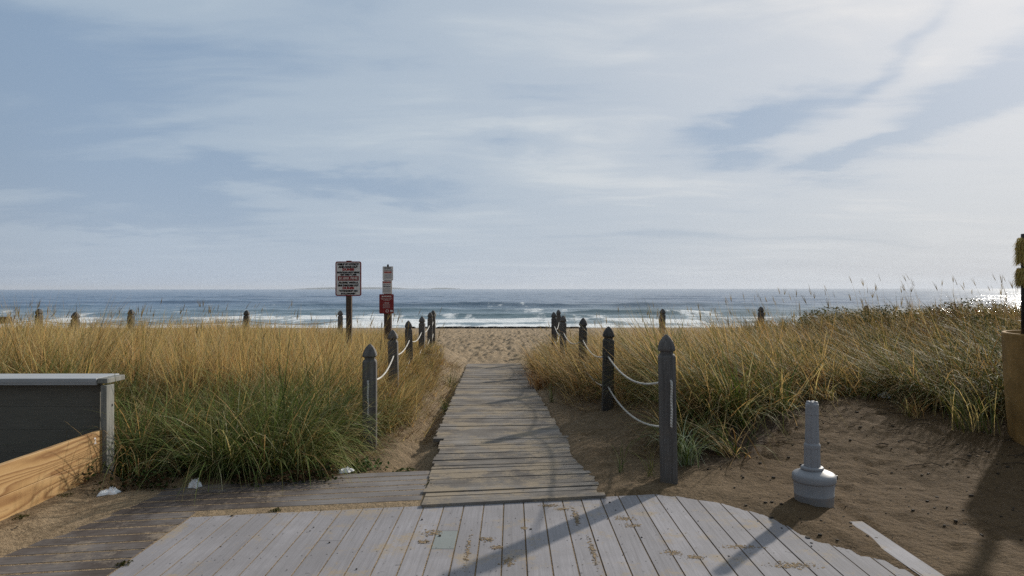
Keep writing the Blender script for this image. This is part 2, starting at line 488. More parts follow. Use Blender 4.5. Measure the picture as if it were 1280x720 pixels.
def ground(X, Y, detail=True):
    X = np.asarray(X, float); Y = np.asarray(Y, float)
    zp = zpath(Y)
    u = X - xc(Y)
    n1 = fbm(X * 0.45, Y * 0.45, 3, 4)
    n2 = fbm(X * 2.2, Y * 2.2, 11, 4)
    n3 = fbm(X * 8.5, Y * 8.5, 23, 3)
    # left bank and dune
    bank = np.interp(Y, [5.4, 6.4, 7.5, 9, 11, 16, 19, 24], [-0.03, -0.12, -0.06, 0.06, 0.09, 0.05, -0.06, -0.5])
    bank = bank + 0.05 * np.clip(-X - 3, 0, 3) * sm(6.2, 8, Y)
    wl = sm(0.72, 1.7, -u)
    fade = sm(25, 20.0, Y + 3 * n1)
    left = zp + (bank + 0.16 * n1 - zp) * wl * fade
    left = left - 0.13 * np.exp(-((u + 0.86) / 0.17) ** 2) * sm(6.0, 6.4, Y) * sm(15.5, 13, Y)
    # right bank and dune
    rise = 0.04 + 0.34 * sm(5.1, 8.4, Y) + sm(8.0, 15.0, Y) * (0.06 + 0.72 * sm(3.0, 9.5, X)) - 0.02
    wr = sm(0.75, 2.6, u)
    fr = sm(24.0, 17.5, Y + 3 * n1)
    right = zp + (rise + 0.20 * n1) * wr * fr * sm(5.0, 7.5, Y + 0.8 * sm(2.2, 4, X))
    right = right + 0.10 * np.exp(-((X - 1.55) / 0.42) ** 2 - ((Y - 7.25) / 0.9) ** 2)
    right = right + 0.02 * sm(0.6, 0.9, u) * sm(10, 8, Y)
    z = np.where(u < 0, left, right)
    z = z - 0.05 * sm(0.8, 0.6, np.abs(u)) * (1 - sm(16.0, 16.7, Y)) * sm(5.2, 5.6, Y)
    # sand blown over the end of the walkway
    z = z + 0.055 * np.exp(-((u - 0.85) / 0.42) ** 2) * np.exp(-((Y - 6.7) / 0.62) ** 2)
    lumps = 0.05 * n2 + 0.034 * n3 * (1 + 0.9 * sm(-0.7, -0.9, u) * sm(5.8, 6.3, Y))
    bare = np.ones_like(X)
    # decks: sand just below the boards, spilling over them at the edges
    v = Y - 0.155 * X
    in_deck = (X > -2.30) & (X < 2.42) & (Y < deck_front(X) + 0.02)
    in_plat = (X <= -0.60) & (X > -3.7) & (v < 6.14) & ~((v < 5.15) & (X > -2.275))
    dz = np.full_like(X, -0.0030)
    cover_r = np.clip((Y - np.interp(X, *DECK_YD) + 0.10 * n2) * 0.14, -0.01, 0.045)
    cover_r = np.where(X > 2.16, np.minimum(cover_r, 0.030 * sm(2.37, 2.23, X) - 0.004 + 0.03 * n2), cover_r)
    dz = np.where(in_deck & (X > 0.85), np.maximum(dz, -0.003 + cover_r * 0.85 + 0.012 * n3 * sm(2.25, 2.1, X)), dz)
    edge = 0.055 * sm(-0.10, 0.30, v - 6.10 + 0.05 * np.clip(-X - 1.2, 0, 9) + 0.30 * n2) * sm(-1.15, -1.9, X)
    edge = edge + 0.050 * sm(0.20, 0.0, X + 3.42 + 0.40 * n2 - 0.10 * sm(4.0, 5.4, Y))
    edge = edge + 0.022 * np.exp(-((X + 3.18 - 0.25 * (Y - 4.4)) / 0.13) ** 2) * sm(5.5, 5.2, Y) * sm(3.7, 4.2, Y) * (0.8 + 2 * n2)
    dz = np.where(in_plat, 0.0007 + 0.0014 * n3 + edge + 0.010 * n3 * sm(0.0, 0.02, edge), dz)
    deckmask = in_deck | in_plat
    # soften: just outside the decks the ground eases to board level
    out_d = np.maximum.reduce([X - 2.42, np.zeros_like(X)])
    near = np.where(X >= 9.42, sm(0.9, 0.0, X - 2.42) * sm(5.6, 4.6, Y), 0)
    z = z * (1 - near) + near * 0.012
    pad = np.exp(-((X - 2.25) / 0.35) ** 2 - ((Y - 5.0) / 0.35) ** 2)
    z = z * (1 - pad) + pad * 0.008
    lumps = lumps * np.where(deckmask, 0, 1) * (0.45 + 0.55 * sm(0.6, 1.0, np.abs(u)))
    beach = sm(16.8, 19, Y)
    pits = np.abs(fbm(X * 1.9, Y * 1.25, 41, 3)) * 1.1 + np.abs(fbm(X * 3.6, Y * 2.0, 43, 2)) * 1.1 - 0.35
    lumps = lumps + beach * sm(62, 52, Y) * 0.26 * pits
    z = z + lumps * sm(61.5, 57, Y)
    return np.where(deckmask, dz, z)


def axis(parts):
    out = []
    for a, b, s in parts:
        out.append(np.arange(a, b, s))
    return np.unique(np.round(np.concatenate(out), 4))


gx = axis([(-9000, -400, 1700), (-400, -60, 40), (-60, -18, 2.0), (-18, -6, 0.14), (-6, 6.5, 0.042), (6.5, 18, 0.14), (18, 60, 2.0), (60, 400, 40), (400, 9001, 1700)])
gy = axis([(-8, 1.5, 0.6), (1.5, 3.2, 0.1), (3.2, 9.5, 0.036), (9.5, 18, 0.085), (18, 40, 0.16), (40, 66, 0.4), (66, 120, 4), (120, 1000, 110), (1000, 12001, 2000)])
GX, GY = np.meshgrid(gx, gy)
GZ = ground(GX, GY)
# footprints: shallow oval dents with a low rim
RP = np.random.default_rng(21)
prints = []
for _ in range(90):
    prints.append((RP.uniform(1.6, 5.5), RP.uniform(3.4, 7.6)))
for _ in range(45):
    prints.append((RP.uniform(0.62, 1.5), RP.uniform(5.5, 9.0)))
for px_, py_ in prints:
    if (px_ < 2.5 and py_ < deck_front(px_) + 0.15): continue
    a = RP.normal(1.2, 0.9); L = RP.uniform(0.10, 0.15); W = RP.uniform(0.045, 0.065); dp = RP.uniform(0.006, 0.020)
    i0, i1 = np.searchsorted(gx, [px_ - 0.4, px_ + 0.4]); j0, j1 = np.searchsorted(gy, [py_ - 0.4, py_ + 0.4])
    sx = GX[j0:j1, i0:i1] - px_; sy = GY[j0:j1, i0:i1] - py_
    q = np.sqrt(((sx * math.cos(a) + sy * math.sin(a)) / L) ** 2 + ((-sx * math.sin(a) + sy * math.cos(a)) / W) ** 2)
    GZ[j0:j1, i0:i1] += -dp * sm(1.15, 0.55, q) + 0.35 * dp * np.exp(-((q - 1.35) / 0.25) ** 2)


def gz(x, y):
    """height of the finished sand sheet under a point"""
    j = int(np.clip(np.searchsorted(gy, y) - 1, 0, len(gy) - 2)); i = int(np.clip(np.searchsorted(gx, x) - 1, 0, len(gx) - 2))
    tx = (x - gx[i]) / (gx[i + 1] - gx[i]); ty = (y - gy[j]) / (gy[j + 1] - gy[j])
    return float((GZ[j, i] * (1 - tx) + GZ[j, i + 1] * tx) * (1 - ty) + (GZ[j + 1, i] * (1 - tx) + GZ[j + 1, i + 1] * tx) * ty)


# where the grass grows
def grass_mask(X, Y):
    X = np.asarray(X, float); Y = np.asarray(Y, float)
    w = 0.5 * fbm(X * 1.3, Y * 1.3, 77, 3)
    yb = np.interp(X, [1.2, 1.45, 2.2, 2.7, 3.4, 4.0, 4.5, 4.72, 5.0, 5.6, 20], [5.95, 5.95, 6.25, 6.9, 7.6, 8.0, 8.15, 7.4, 6.9, 6.6, 6.6])
    xg = np.interp(Y, [5.9, 7.5, 8.4, 9, 11, 13, 15, 17, 19, 22], [1.50, 1.85, 1.65, 1.25, 0.95, 0.68, 0.5, 0.45, 0.7, 1.2])
    right = (Y > yb + 0.5 * w) & (X > xg + 0.4 * w) & (Y < 20.5 + 4 * w)
    yl = np.where(X < -3.45, 6.25, 6.22 + 0.17 * X + 0.05)
    xl = np.interp(Y, [5.6, 6.5, 7.2, 8.0, 9, 11, 14, 17, 20], [-1.78, -1.82, -1.72, -1.30, -1.26, -1.34, -1.5, -1.72, -2.1])
    left = (Y > yl + 0.3 * w) & (X < xl - 0.4 * w) & (Y < 21.5 + 4 * w)
    return left, right


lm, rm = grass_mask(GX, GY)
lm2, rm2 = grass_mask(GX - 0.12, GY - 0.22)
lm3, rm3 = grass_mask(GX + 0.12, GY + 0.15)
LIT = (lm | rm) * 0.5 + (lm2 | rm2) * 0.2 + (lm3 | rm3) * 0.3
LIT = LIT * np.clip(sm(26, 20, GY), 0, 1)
WET = 0.6 * sm(57.5, 61.0, GY + 2.0 * fbm(GX * 0.08, GY * 0.08, 5, 3))
UU = GX - xc(GY)
PLAT_ = (UU < -0.4) & (GY - 0.155 * GX < 5.9) & (GX > -3.3)
DAMP = np.where(PLAT_, 0.2, 1.0) * sm(15, 9, GY) * np.where(UU > 0, 0.75 + 0.45 * sm(1.2, 2.4, GX), 0.45 + 0.45 * sm(6.6, 5.8, GY) * sm(5.95, 6.05, GY - 0.155 * GX)) * sm(0.0, 0.004, GZ * 0 + 1)
ny, nx = GX.shape
idx = np.arange(nx * ny).reshape(ny, nx)
quads = np.stack([idx[:-1, :-1], idx[:-1, 1:], idx[1:, 1:], idx[1:, :-1]], -1).reshape(-1, 4)
o = np_mesh('sand_ground', np.stack([GX, GY, GZ], -1).reshape(-1, 3), quads, M_sand, attrs=dict(litter=LIT.ravel(), wet=WET.ravel(), damp=DAMP.ravel()))
tag(o, 'rippled tan beach sand running from the decks to the surf', 'sand', kind='structure')

# ------------------------------------------------------------------ sea
ss = np.concatenate([np.linspace(-3.0, -0.9, 14)[:-1], np.linspace(-0.9, 0.9, 560), np.linspace(0.9, 3.0, 14)[1:]])
sy_ = np.concatenate([np.geomspace(58, 900, 560), np.geomspace(900, 14000, 40)[1:]])
SS, SY = np.meshgrid(ss, sy_)
SX = SS * SY
Zs = np.full_like(SX, SEA)
foam = np.zeros_like(SX)
# wind chop: crested waves of several lengths running towards the beach
yw = SY + 0.10 * SX
c1_ = 1 - np.abs(2 * fbm(SX * 0.050, yw * 0.105, 9, 3)) * 1.6
c2_ = 1 - np.abs(2 * fbm(SX * 0.16, yw * 0.30, 19, 3)) * 1.6
grow = sm(72, 120, SY)
Zs += (0.36 * (c1_ - 0.6) * grow + 0.10 * (c2_ - 0.6) * (0.3 + 0.7 * grow)) * sm(1300, 500, SY)
#        Y0   height wid  foam seed span
waves = [(138, 0.75, 4.5, 0.26, 1, 22), (108, 0.60, 3.6, 0.40, 2, 15), (95, 0.85, 3.2, 0.66, 3, 11), (85, 0.60, 2.8, 0.78, 4, 9),
         (77, 0.38, 2.4, 1.0, 5, 8), (70.5, 0.20, 1.9, 1.1, 6, 6), (172, 0.7, 5.5, 0.0, 7, 30), (225, 0.7, 7.0, 0.0, 8, 40), (300, 0.7, 9.0, 0.0, 9, 50)]
for Y0, h, w, fo, sd, span in waves:
    yc = Y0 + 9 * fbm(SX / 70, SX * 0 + sd, 50 + sd, 3) + 2.0 * fbm(SX / 13, SX * 0 + sd, 60 + sd, 2)
    env = np.clip(0.55 + 1.7 * fbm(SX / span / 1.6, SX * 0 + sd * 3.1, 70 + sd, 3), 0.05, 1.2)
    t = (SY - yc) / w
    prof = np.exp(-np.where(t < 0, (t / 0.55) ** 2, (t / 1.5) ** 2))
    Zs += h * env * prof
    brk = np.clip(0.45 + 2.8 * fbm(SX / span + 5, SX * 0 + sd * 1.7, 90 + sd, 3), 0, 1)
    # white water: on the broken crest and trailing on the shoreward face
    f = fo * brk * np.exp(-np.where(t < -0.3, ((t + 0.3) / 2.0) ** 2, ((t + 0.3) / 0.7) ** 2))
    foam = np.maximum(foam, f)
wash = sm(78, 64, SY + 9 * fbm(SX / 16, SY / 9, 31, 4)) * 0.66
foam = np.maximum(foam, wash)
foam = np.maximum(foam, 0.36 * sm(104, 80, SY) * (0.8 + 0.9 * fbm(SX / 14, SY / 5, 33, 4)))
# far whitecaps
foam = np.maximum(foam, 0.0)
shallow = sm(175, 66, SY) * 0.75
Zs = np.where(SY < 63.5, np.minimum(Zs, SEA + 0.02), Zs)
ny, nx = SX.shape
idx = np.arange(nx * ny).reshape(ny, nx)
quads = np.stack([idx[:-1, :-1], idx[:-1, 1:], idx[1:, 1:], idx[1:, :-1]], -1).reshape(-1, 4)
o = np_mesh('sea', np.stack([SX, SY, Zs], -1).reshape(-1, 3), quads, M_water, attrs=dict(foam=foam.ravel(), shallow=shallow.ravel()))
tag(o, 'grey blue sea with white breakers rolling towards the beach', 'sea', kind='structure')

# far island on the horizon
bm = bmesh.new()
isl = []
for k in range(61):
    t = k / 60
    x = -3000 + 2250 * t
    hgt = 25 * (sm(0, .12, t) * sm(.70, .55, t) * (0.8 + 0.7 * float(fbm(t * 9, 0.3, 4, 3))) + 0.45 * sm(.8, .86, t) * sm(1, .92, t)) + 7
    isl.append((x, hgt))
prev = None
for x, hgt in isl:
    a = [bm.verts.new((x, 9300, SEA - 1)), bm.verts.new((x, 9450, SEA + hgt * 0.8)), bm.verts.new((x, 9700, SEA + hgt)), bm.verts.new((x, 10100, SEA - 1))]
    if prev:
        for i in range(3): bm.faces.new((prev[i], a[i], a[i + 1], prev[i + 1]))
    prev = a
tag(from_bm('island_hills', bm, M_island, smooth=True), 'low blue island hills on the horizon behind the two signs', 'island', kind='structure')

# ------------------------------------------------------------------ decks and walkway (paths of the setting)
bm = bmesh.new()
bw, gap = 0.137, 0.0095
x = -2.255
k = 0
screws = []
while x < 2.23:
    x1 = x + bw
    y0 = -1.5
    if k == 12 and True:
        # a board cut round the greenish replacement piece
        ya, yb = 4.20, 4.52
        prism(bm, [(x, y0), (x1, y0), (x1, ya), (x, ya)], -0.024, 0.0)
        prism(bm, [(x, ya + 0.005), (x1, ya + 0.005), (x1, yb - 0.005), (x, yb - 0.005)], -0.024, 0.0005, 2)
        prism(bm, [(x, yb), (x1, yb), (x1, deck_front(x1) - 0.004), (x, deck_front(x) - 0.004)], -0.024, 0.0)
    else:
        dz = random.uniform(-0.0012, 0.0012)
        cut = random.uniform(2.4, 4.4) if random.random() < 0.25 else None
        if cut:
            prism(bm, [(x, y0), (x1, y0), (x1, cut), (x, cut)], -0.024, dz)
            prism(bm, [(x, cut + 0.004), (x1, cut + 0.004), (x1, deck_front(x1) - 0.004), (x, deck_front(x) - 0.004)], -0.024, dz)
        else:
            prism(bm, [(x, y0), (x1, y0), (x1, deck_front(x1) - 0.004), (x, deck_front(x) - 0.004)], -0.024, dz)
    yj = deck_front(x) - 0.04
    while yj > 2.0:
        for fx in (0.025, bw - 0.025):
            screws.append((x + fx + random.uniform(-0.004, 0.004), yj + 0.155 * fx + random.uniform(-0.008, 0.008), 0.0015))
        yj -= 0.405
    x = x1 + gap
    k += 1
prism(bm, [(2.262, -1.5), (2.392, -1.5), (2.392, 4.67), (2.262, 4.66)], -0.05, 0.008)
for sx, sy, sz in screws:
    r = 0.0042
    vs = [bm.verts.new((sx + r * math.cos(a * PI / 3), sy + r * math.sin(a * PI / 3), sz)) for a in range(6)]
    bm.faces.new(vs).material_index = 1
tag(from_bm('deck', bm, [M_deck, M_screw, M_patch]), 'grey composite deck with long boards running towards the walkway', 'deck', kind='structure')

bm = bmesh.new()
t = 0.155
v = 6.115
row = 0
while v > 1.2:
    v0 = v - 0.120
    def right_end(vv):
        # right end: at the walkway beyond the deck's edge, at the deck's side before it
        if v0 > 5.14: 
            X = -0.70
            for _ in range(3): X = -0.685 - 0.03 * ((vv + t * X) - 5)
            return X
        return -2.268
    a, b = right_end(v0), right_end(v)
    prism(bm, [(-3.66, v0 + t * -3.66), (a, v0 + t * a), (b, v + t * b), (-3.66, v + t * -3.66)], -0.03, random.uniform(0.0014, 0.0030))
    if v0 < 5.14 < v + 0.01: pass
    v = v0 - 0.023
    row += 1
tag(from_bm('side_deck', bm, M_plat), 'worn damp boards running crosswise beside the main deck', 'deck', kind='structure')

bm = bmesh.new()
y = 5.10
k = 0
rw = random.Random(5)
while y < 17.2:
    far = y > 7.25
    tt = 0.155 + (0.02 - 0.155) * min(1, max(0, (y - 5.1) / 4.5))
    w = rw.choice([0.125, 0.09, 0.075, 0.10])
    g = rw.choice([0.004, 0.006, 0.008, 0.014])
    if not far:
        cl, cr = -0.672 - 0.03 * (y - 5), 0.70 - 0.03 * (y - 5)
    else:
        c = float(xc(y)); cl, cr = c - 0.685, c + 0.685
    cl += rw.uniform(-0.018, 0.018); cr += rw.uniform(-0.018, 0.018)
    z = float(zpath(y)) + 0.018 + rw.uniform(-0.006, 0.006)
    z2 = z + rw.uniform(-0.005, 0.005)
    cx_ = (cl + cr) / 2
    f = lambda X: y + tt * X
    zz = [z, z2, z2, z]
    prism(bm, [(cl, f(cl)), (cr, f(cr)), (cr, f(cr) + w), (cl, f(cl) + w)], [q - 0.036 for q in zz], zz)
    y += w + g
    k += 1
for sx in (-0.55, 0.0, 0.52):
    pts = [(float(xc(yy)) + sx + (0.05 if yy < 7.2 else 0), yy) for yy in (5.3, 7.1, 9.5, 12, 14.5, 16.9)]
    for p, q in zip(pts, pts[1:]):
        zz = [float(zpath(p[1])) - 0.022, float(zpath(p[1])) - 0.022, float(zpath(q[1])) - 0.022, float(zpath(q[1])) - 0.022]
        prism(bm, [(p[0] - 0.03, p[1]), (p[0] + 0.03, p[1]), (q[0] + 0.03, q[1] - 0.01), (q[0] - 0.03, q[1] - 0.01)], [q_ - 0.14 for q_ in zz], zz)
tag(from_bm('boardwalk', bm, M_walk), 'weathered plank boardwalk leading down to the beach', 'boardwalk', kind='structure')

# sand piles, footprint patches left on the boards
bm = bmesh.new()
rs = random.Random(3)
piles = [(540, 666, .05, .05), (530, 677, .03, .03), (609, 674, .035, .035), (622, 684, .04, .025), (584, 688, .012, .20), (636, 703, .03, .06), (686, 632, .07, .03), (702, 636, .04, .02),
         (720, 646, .020, .14), (741, 690, .016, .22), (781, 648, .06, .04), (790, 657, .05, .035), (841, 691, .05, .04), (870, 697, .045, .03), (925, 684, .12, .03), (990, 707, .12, .045), (655, 660, .02, .02)]
for px_, py_, rx, ry in piles:
    X, Y = spot(px_, py_)
    for q in range(int(60 + 30000 * rx * ry)):
        gx_, gy_ = X + rs.gauss(0, .55) * rx, Y + rs.gauss(0, .55) * ry
        r_ = rs.choice([.002, .003, .003, .004, .005, .008])
        a0 = rs.uniform(0, 2)
        ring = [bm.verts.new((gx_ + r_ * rs.uniform(.7, 1.3) * math.cos(a0 + PI * i / 3), gy_ + r_ * rs.uniform(.7, 1.3) * math.sin(a0 + PI * i / 3), 0.0016)) for i in range(6)]
        c = bm.verts.new((gx_, gy_, 0.0018 + r_ * rs.uniform(.10, .25)))
        for i in range(6): bm.faces.new((ring[i], ring[(i + 1) % 6], c))
tag(from_bm('loose_sand', bm, M_sand, smooth=True), 'tracked sand left in small patches on the deck boards', 'loose sand', kind='stuff')

# ------------------------------------------------------------------ rope fence posts
def post_mesh(height, hw=0.070, seed=0):
    """square post: shaft, neck groove, gothic pointed head; base at z=0"""
    bm = bmesh.new()
    h = height
    r = random.Random(seed)
    prof = [(-0.25, hw), (0.0, hw), (h * 0.5, hw * r.uniform(0.98, 1.01)), (h - 0.185, hw), (h - 0.170, hw * 0.92), (h - 0.160, hw * 0.74), (h - 0.140, hw * 0.74),
            (h - 0.130, hw * 0.97), (h - 0.118, hw * 1.02), (h - 0.090, hw * 0.93), (h - 0.060, hw * 0.76), (h - 0.030, hw * 0.50), (h - 0.010, hw * 0.24), (h, hw * 0.06)]
    rings(bm, prof, sq=True)
    return bm


POST_L = [(7.1, -1.48, 1.03), (10.15, -1.755, 0.993), (13.2, -1.98, 0.989), (16.25, -2.15, 0.95), (19.3, -2.33, 0.944), (22.35, -2.58, 0.906)]
POST_R = [(5.6, 1.285, 1.225), (8.7, 1.215, 1.12), (11.8, 1.217, 1.10), (14.9, 1.118, 1.02), (18.0, 1.118, 0.99), (21.0, 1.45, 0.96)]
LAB_L = ['dark pointed post nearest the deck left of the boardwalk with rope laced down its face',
         'second post back from the deck left of the boardwalk, sunk deep in grass',
         'third post back from the deck left of the boardwalk, rope leaving its right side',
         'fourth post back from the deck left of the boardwalk, standing at the sandy bank',
         'fifth post back from the deck left of the boardwalk, beside the last one',
         'farthest post left of the boardwalk, at the edge of the open beach']
LAB_R = ['large dark pointed post right of the boardwalk nearest the deck, rope laced down its face',
         'second post back from the deck right of the boardwalk, ropes on both sides',
         'third post back from the deck right of the boardwalk, half hidden in grass',
         'fourth post back from the deck right of the boardwalk, low in the grass',
         'fifth post back on the right, nearest the sandy gap to the beach',
         'farthest post right of the boardwalk, its tip pale with sun']
for rowp, labs, grp in ((POST_L, LAB_L, 'rope fence posts left of the boardwalk'), (POST_R, LAB_R, 'rope fence posts right of the boardwalk')):
    for i, (y, x, top) in enumerate(rowp):
        zb = min(gz(x, y), top - 0.9) - 0.02
        o = from_bm('fence_post', post_mesh(top - zb, seed=i), M_post)
        o.location = (x, y, zb)
        o.rotation_euler = (random.uniform(-.012, .012), random.uniform(-.03, .03), random.uniform(-.12, .12) + (-0.10 if x > 0 else 0.08))
        tag(o, labs[i], 'post', grp)


def span(a, b, sag, n=14):
    a, b = Vector(a), Vector(b)
    return [a.lerp(b, k / n) + Vector((0, 0, -sag * 4 * (k / n) * (1 - k / n))) for k in range(n + 1)]


def rope_run(rowp, side, label, grp):
    up, lo = 0.37, 0.755
    y, x, top = rowp[0]
    fy = y - 0.0785
    fx = x + 0.004 * side
    pts = []
    for k in range(len(rowp) - 1, 0, -1):
        (y1, x1, t1), (y0, x0, t0) = rowp[k], rowp[k - 1]
        s = span((x1, y1, t1 - up), (x0, y0, t0 - up), (0.13 if side > 0 else 0.09) + 0.03 * (k % 2))
        pts += s if not pts else s[1:]
    pts += [(fx, fy + 0.02, top - up), (fx, fy, top - up - 0.012)]
    pts += [(fx + 0.002 * math.sin(q), fy, top - up - 0.012 - (lo - up - 0.024) * q / 12) for q in range(1, 13)]
    pts += [(fx, fy + 0.02, top - lo), (x, y, top - lo)]
    for k in range(1, len(rowp)):
        (y0, x0, t0), (y1, x1, t1) = rowp[k - 1], rowp[k]
        pts += span((x0, y0, t0 - lo), (x1, y1, t1 - lo), 0.12 + 0.03 * (k % 2))[1:]
    bm = bmesh.new()
    tube(bm, pts, 0.0098, 8)
    tag(from_bm('rope', bm, M_rope, smooth=True), label, 'rope', grp)


rope_run(POST_L, -1, 'white rope strung in two rows along the posts left of the boardwalk', 'ropes along the boardwalk')
rope_run(POST_R, 1, 'white rope sagging in two rows along the posts right of the boardwalk', 'ropes along the boardwalk')

# slot in the face of the two nearest posts, behind the laced rope
for (y, x, top), w in ((POST_L[0], 0.026), (POST_R[0], 0.026)):
    pass

FAR = [(49, 385, 17.6, 'leftmost post of the beach fence, against the surf'), (93, 389, 15.0, 'squat post of the beach fence, second from the left'),
       (163, 386, 18.5, 'third post from the left of the beach fence behind the golden grass'), (307, 387, 18.8, 'lone beach fence post in the middle of the golden grass'),
       (425, 387.5, 19.4, 'small beach fence post just left of the tall warning sign pole'), (827, 386, 19.0, 'lone beach fence post above the grass right of the boardwalk'),
       (951, 383.5, 19.5, 'tiny beach fence post tip on the right dune, left of the other'), (1083, 382, 19.8, 'rightmost tiny beach fence post tip on the shrubby right dune')]
fpts = []
for i, (px_, py_, d, lab) in enumerate(FAR):
    X = (px_ - 640) * d / F
    top = EYE - (py_ - HZ) * d / F
    zb = min(float(ground(X, d)) , top - 0.75) - 0.02
    o = from_bm('beach_post', post_mesh(top - zb, seed=30 + i), M_post)
    o.location = (X, d, zb)
    o.rotation_euler = (random.uniform(-.02, .02), random.uniform(-.04, .04), random.uniform(-.3, .3))
    tag(o, lab, 'post', 'beach fence posts along the seaward side of the dune')
    fpts.append((X, d, top))
bm = bmesh.new()
pts = [(-15.6, 17.0, fpts[0][2] - 0.33)]
for p in (fpts[0], fpts[2], fpts[3], fpts[4]):
    s = span(pts[-1], (p[0], p[1], p[2] - 0.30), 0.10)
    pts += s[1:]
tube(bm, pts, 0.011, 6)
tag(from_bm('fence_rope', bm, M_rope, smooth=True), 'thin rope between the beach fence posts behind the golden grass', 'rope')

# weathered timber end at far left
t_ = thing('driftwood_timber', 'dark weathered timber lying at the far left by the surf', 'timber', (-13.55, 17.8, 0.80))
bm = bmesh.new(); add_box(bm, 0, 0, 0, 0.9, 0.22, 0.17); add_box(bm, -0.5, 0.02, 0.10, 0.5, 0.2, 0.08, 0.1)
from_bm('beam', bm, M_drift, t_, bevel=0.02)
bm = bmesh.new(); add_box(bm, -0.1, 0, -0.45, 0.12, 0.12, 0.72)
from_bm('support', bm, M_drift, t_, bevel=0.015)

# ------------------------------------------------------------------ signs
def text_mesh(txt, size, width=None, bold=0.0):
    cu = bpy.data.curves.new('lettering', 'FONT')
    cu.body = txt; cu.size = size; cu.align_x = 'CENTER'; cu.align_y = 'CENTER'; cu.offset = bold; cu.resolution_u = 2
    ob = bpy.data.objects.new('lettering', cu); COL.objects.link(ob)
    bpy.context.view_layer.update()
    me = bpy.data.meshes.new_from_object(ob.evaluated_get(bpy.context.evaluated_depsgraph_get()))
    bpy.data.objects.remove(ob); bpy.data.curves.remove(cu)
    if width:
        xs = [v.co.x for v in me.vertices]
        w = max(xs) - min(xs)
        if w > 0:
            for v in me.vertices: v.co.x *= width / w
    for v in me.vertices: v.co = Vector((v.co.x, 0, v.co.y))   # stand it up, facing -Y
    return me


def put_text(txt, x, y, z, size, m, parent, width=None, bold=0.002):
    o = link('lettering', text_mesh(txt, size, width, bold), m, parent)
    o.location = (x, y, z)
    return o


def rounded(bm, w, h, r, y0, y1, cz, mi=0):
    pts = []
    for cx_, cy_, a0 in ((w / 2 - r, h / 2 - r, 0), (-w / 2 + r, h / 2 - r, 90), (-w / 2 + r, -h / 2 + r, 180), (w / 2 - r, -h / 2 + r, 270)):
        for k in range(6):
            a = math.radians(a0 + 18 * k)
            pts.append((cx_ + r * math.cos(a), cz + cy_ + r * math.sin(a)))
    f = [bm.verts.new((p[0], y0, p[1])) for p in pts]
    b = [bm.verts.new((p[0], y1, p[1])) for p in pts]
    n = len(pts)
    fs = [bm.faces.new(f), bm.faces.new(b[::-1])]
    for i in range(n): fs.append(bm.faces.new((f[i], b[i], b[(i + 1) % n], f[(i + 1) % n])))
    for q in fs: q.material_index = mi


dS = 12.2
Xs = (436.5 - 640) * dS / F
zbs = gz(Xs, dS)
sg = thing('dune_sign', 'tall red and white sign asking to protect the dunes, on a square wooden post', 'sign', (Xs, dS, zbs))
ztop = EYE + (HZ - 326) * dS / F - zbs
H_, W_ = 0.615, 0.462
cz = ztop - H_ / 2 - 0.01
bm = bmesh.new(); rings(bm, [(-0.2, .047), (ztop - 0.02, .047), (ztop + 0.005, .04)], sq=True)
pp = from_bm('post', bm, M_drift, sg)
bm = bmesh.new(); rounded(bm, W_, H_, 0.035, -0.058, -0.052, cz)
from_bm('border_plate', bm, M_signred, sg)
bm = bmesh.new(); rounded(bm, W_ - 0.04, H_ - 0.04, 0.022, -0.061, -0.0585, cz)
fp = from_bm('sign_face', bm, M_signwhite, sg)
bm = bmesh.new(); rounded(bm, W_ * 0.80, 0.082, 0.004, -0.0635, -0.0615, cz + 0.006)
from_bm('red_band', bm, M_signred, sg)
top_ = cz + H_ / 2
rows = [('HELP PROTECT', .054, .033, .38, M_ink), ('AND SAVE OUR', .102, .033, .36, M_ink), ('DUNES', .147, .040, .21, M_redink), ('PLEASE DO NOT WALK', .198, .026, .41, M_ink),
        ('ON THE GRASS', .238, .028, .29, M_ink), ('ALONG, WITH A', .380, .030, .36, M_ink), ('FINE THROUGH OUR', .430, .032, .38, M_ink), ('DUNES', .477, .040, .21, M_redink),
        ('BE WALKING ON', .527, .027, .33, M_ink), ('B M J DUNES', .574, .026, .26, M_ink)]
for tx, dz, sz, wd, mm in rows:
    put_text(tx, 0, -0.0625, top_ - dz, sz * 1.35, mm, fp, wd, 0.0045)
put_text('$1,000. FINE', 0, -0.0655, cz + 0.006, 0.062, M_whiteink, fp, 0.33, 0.0015)

dS = 14.5
Xs = (485 - 640) * dS / F
zbs = gz(Xs, dS)
s2 = thing('notice_sign', 'narrow stack of small white notices above a red notice on one post', 'sign', (Xs, dS, zbs))
P2 = lambda y: EYE + (HZ - y) * dS / F - zbs
bm = bmesh.new(); rings(bm, [(-0.2, .075), (P2(334), .075), (P2(333.6), .068)], sq=True)
from_bm('post', bm, M_drift, s2)


def notice(name, w, y0, y1, dx, m, yy, r=0.012):
    bm = bmesh.new(); rounded(bm, w, P2(y0) - P2(y1), r, yy - 0.004, yy, 0)
    o = from_bm(name, bm, m, s2)
    o.location = (dx, 0, (P2(y0) + P2(y1)) / 2)
    return o


def dashes(parent, lines, m, yy):
    """lines of lettering too small to read in the photograph: rows of short strokes"""
    r = random.Random(len(lines) * 7)
    for z, w, h in lines:
        bm = bmesh.new()
        x = -w / 2
        while x < w / 2 - 0.006:
            l = r.uniform(0.010, 0.034)
            l = min(l, w / 2 - x)
            add_box(bm, x + l / 2, yy, z, l, 0.001, h)
            x += l + 0.008
        from_bm('lettering', bm, m, parent)


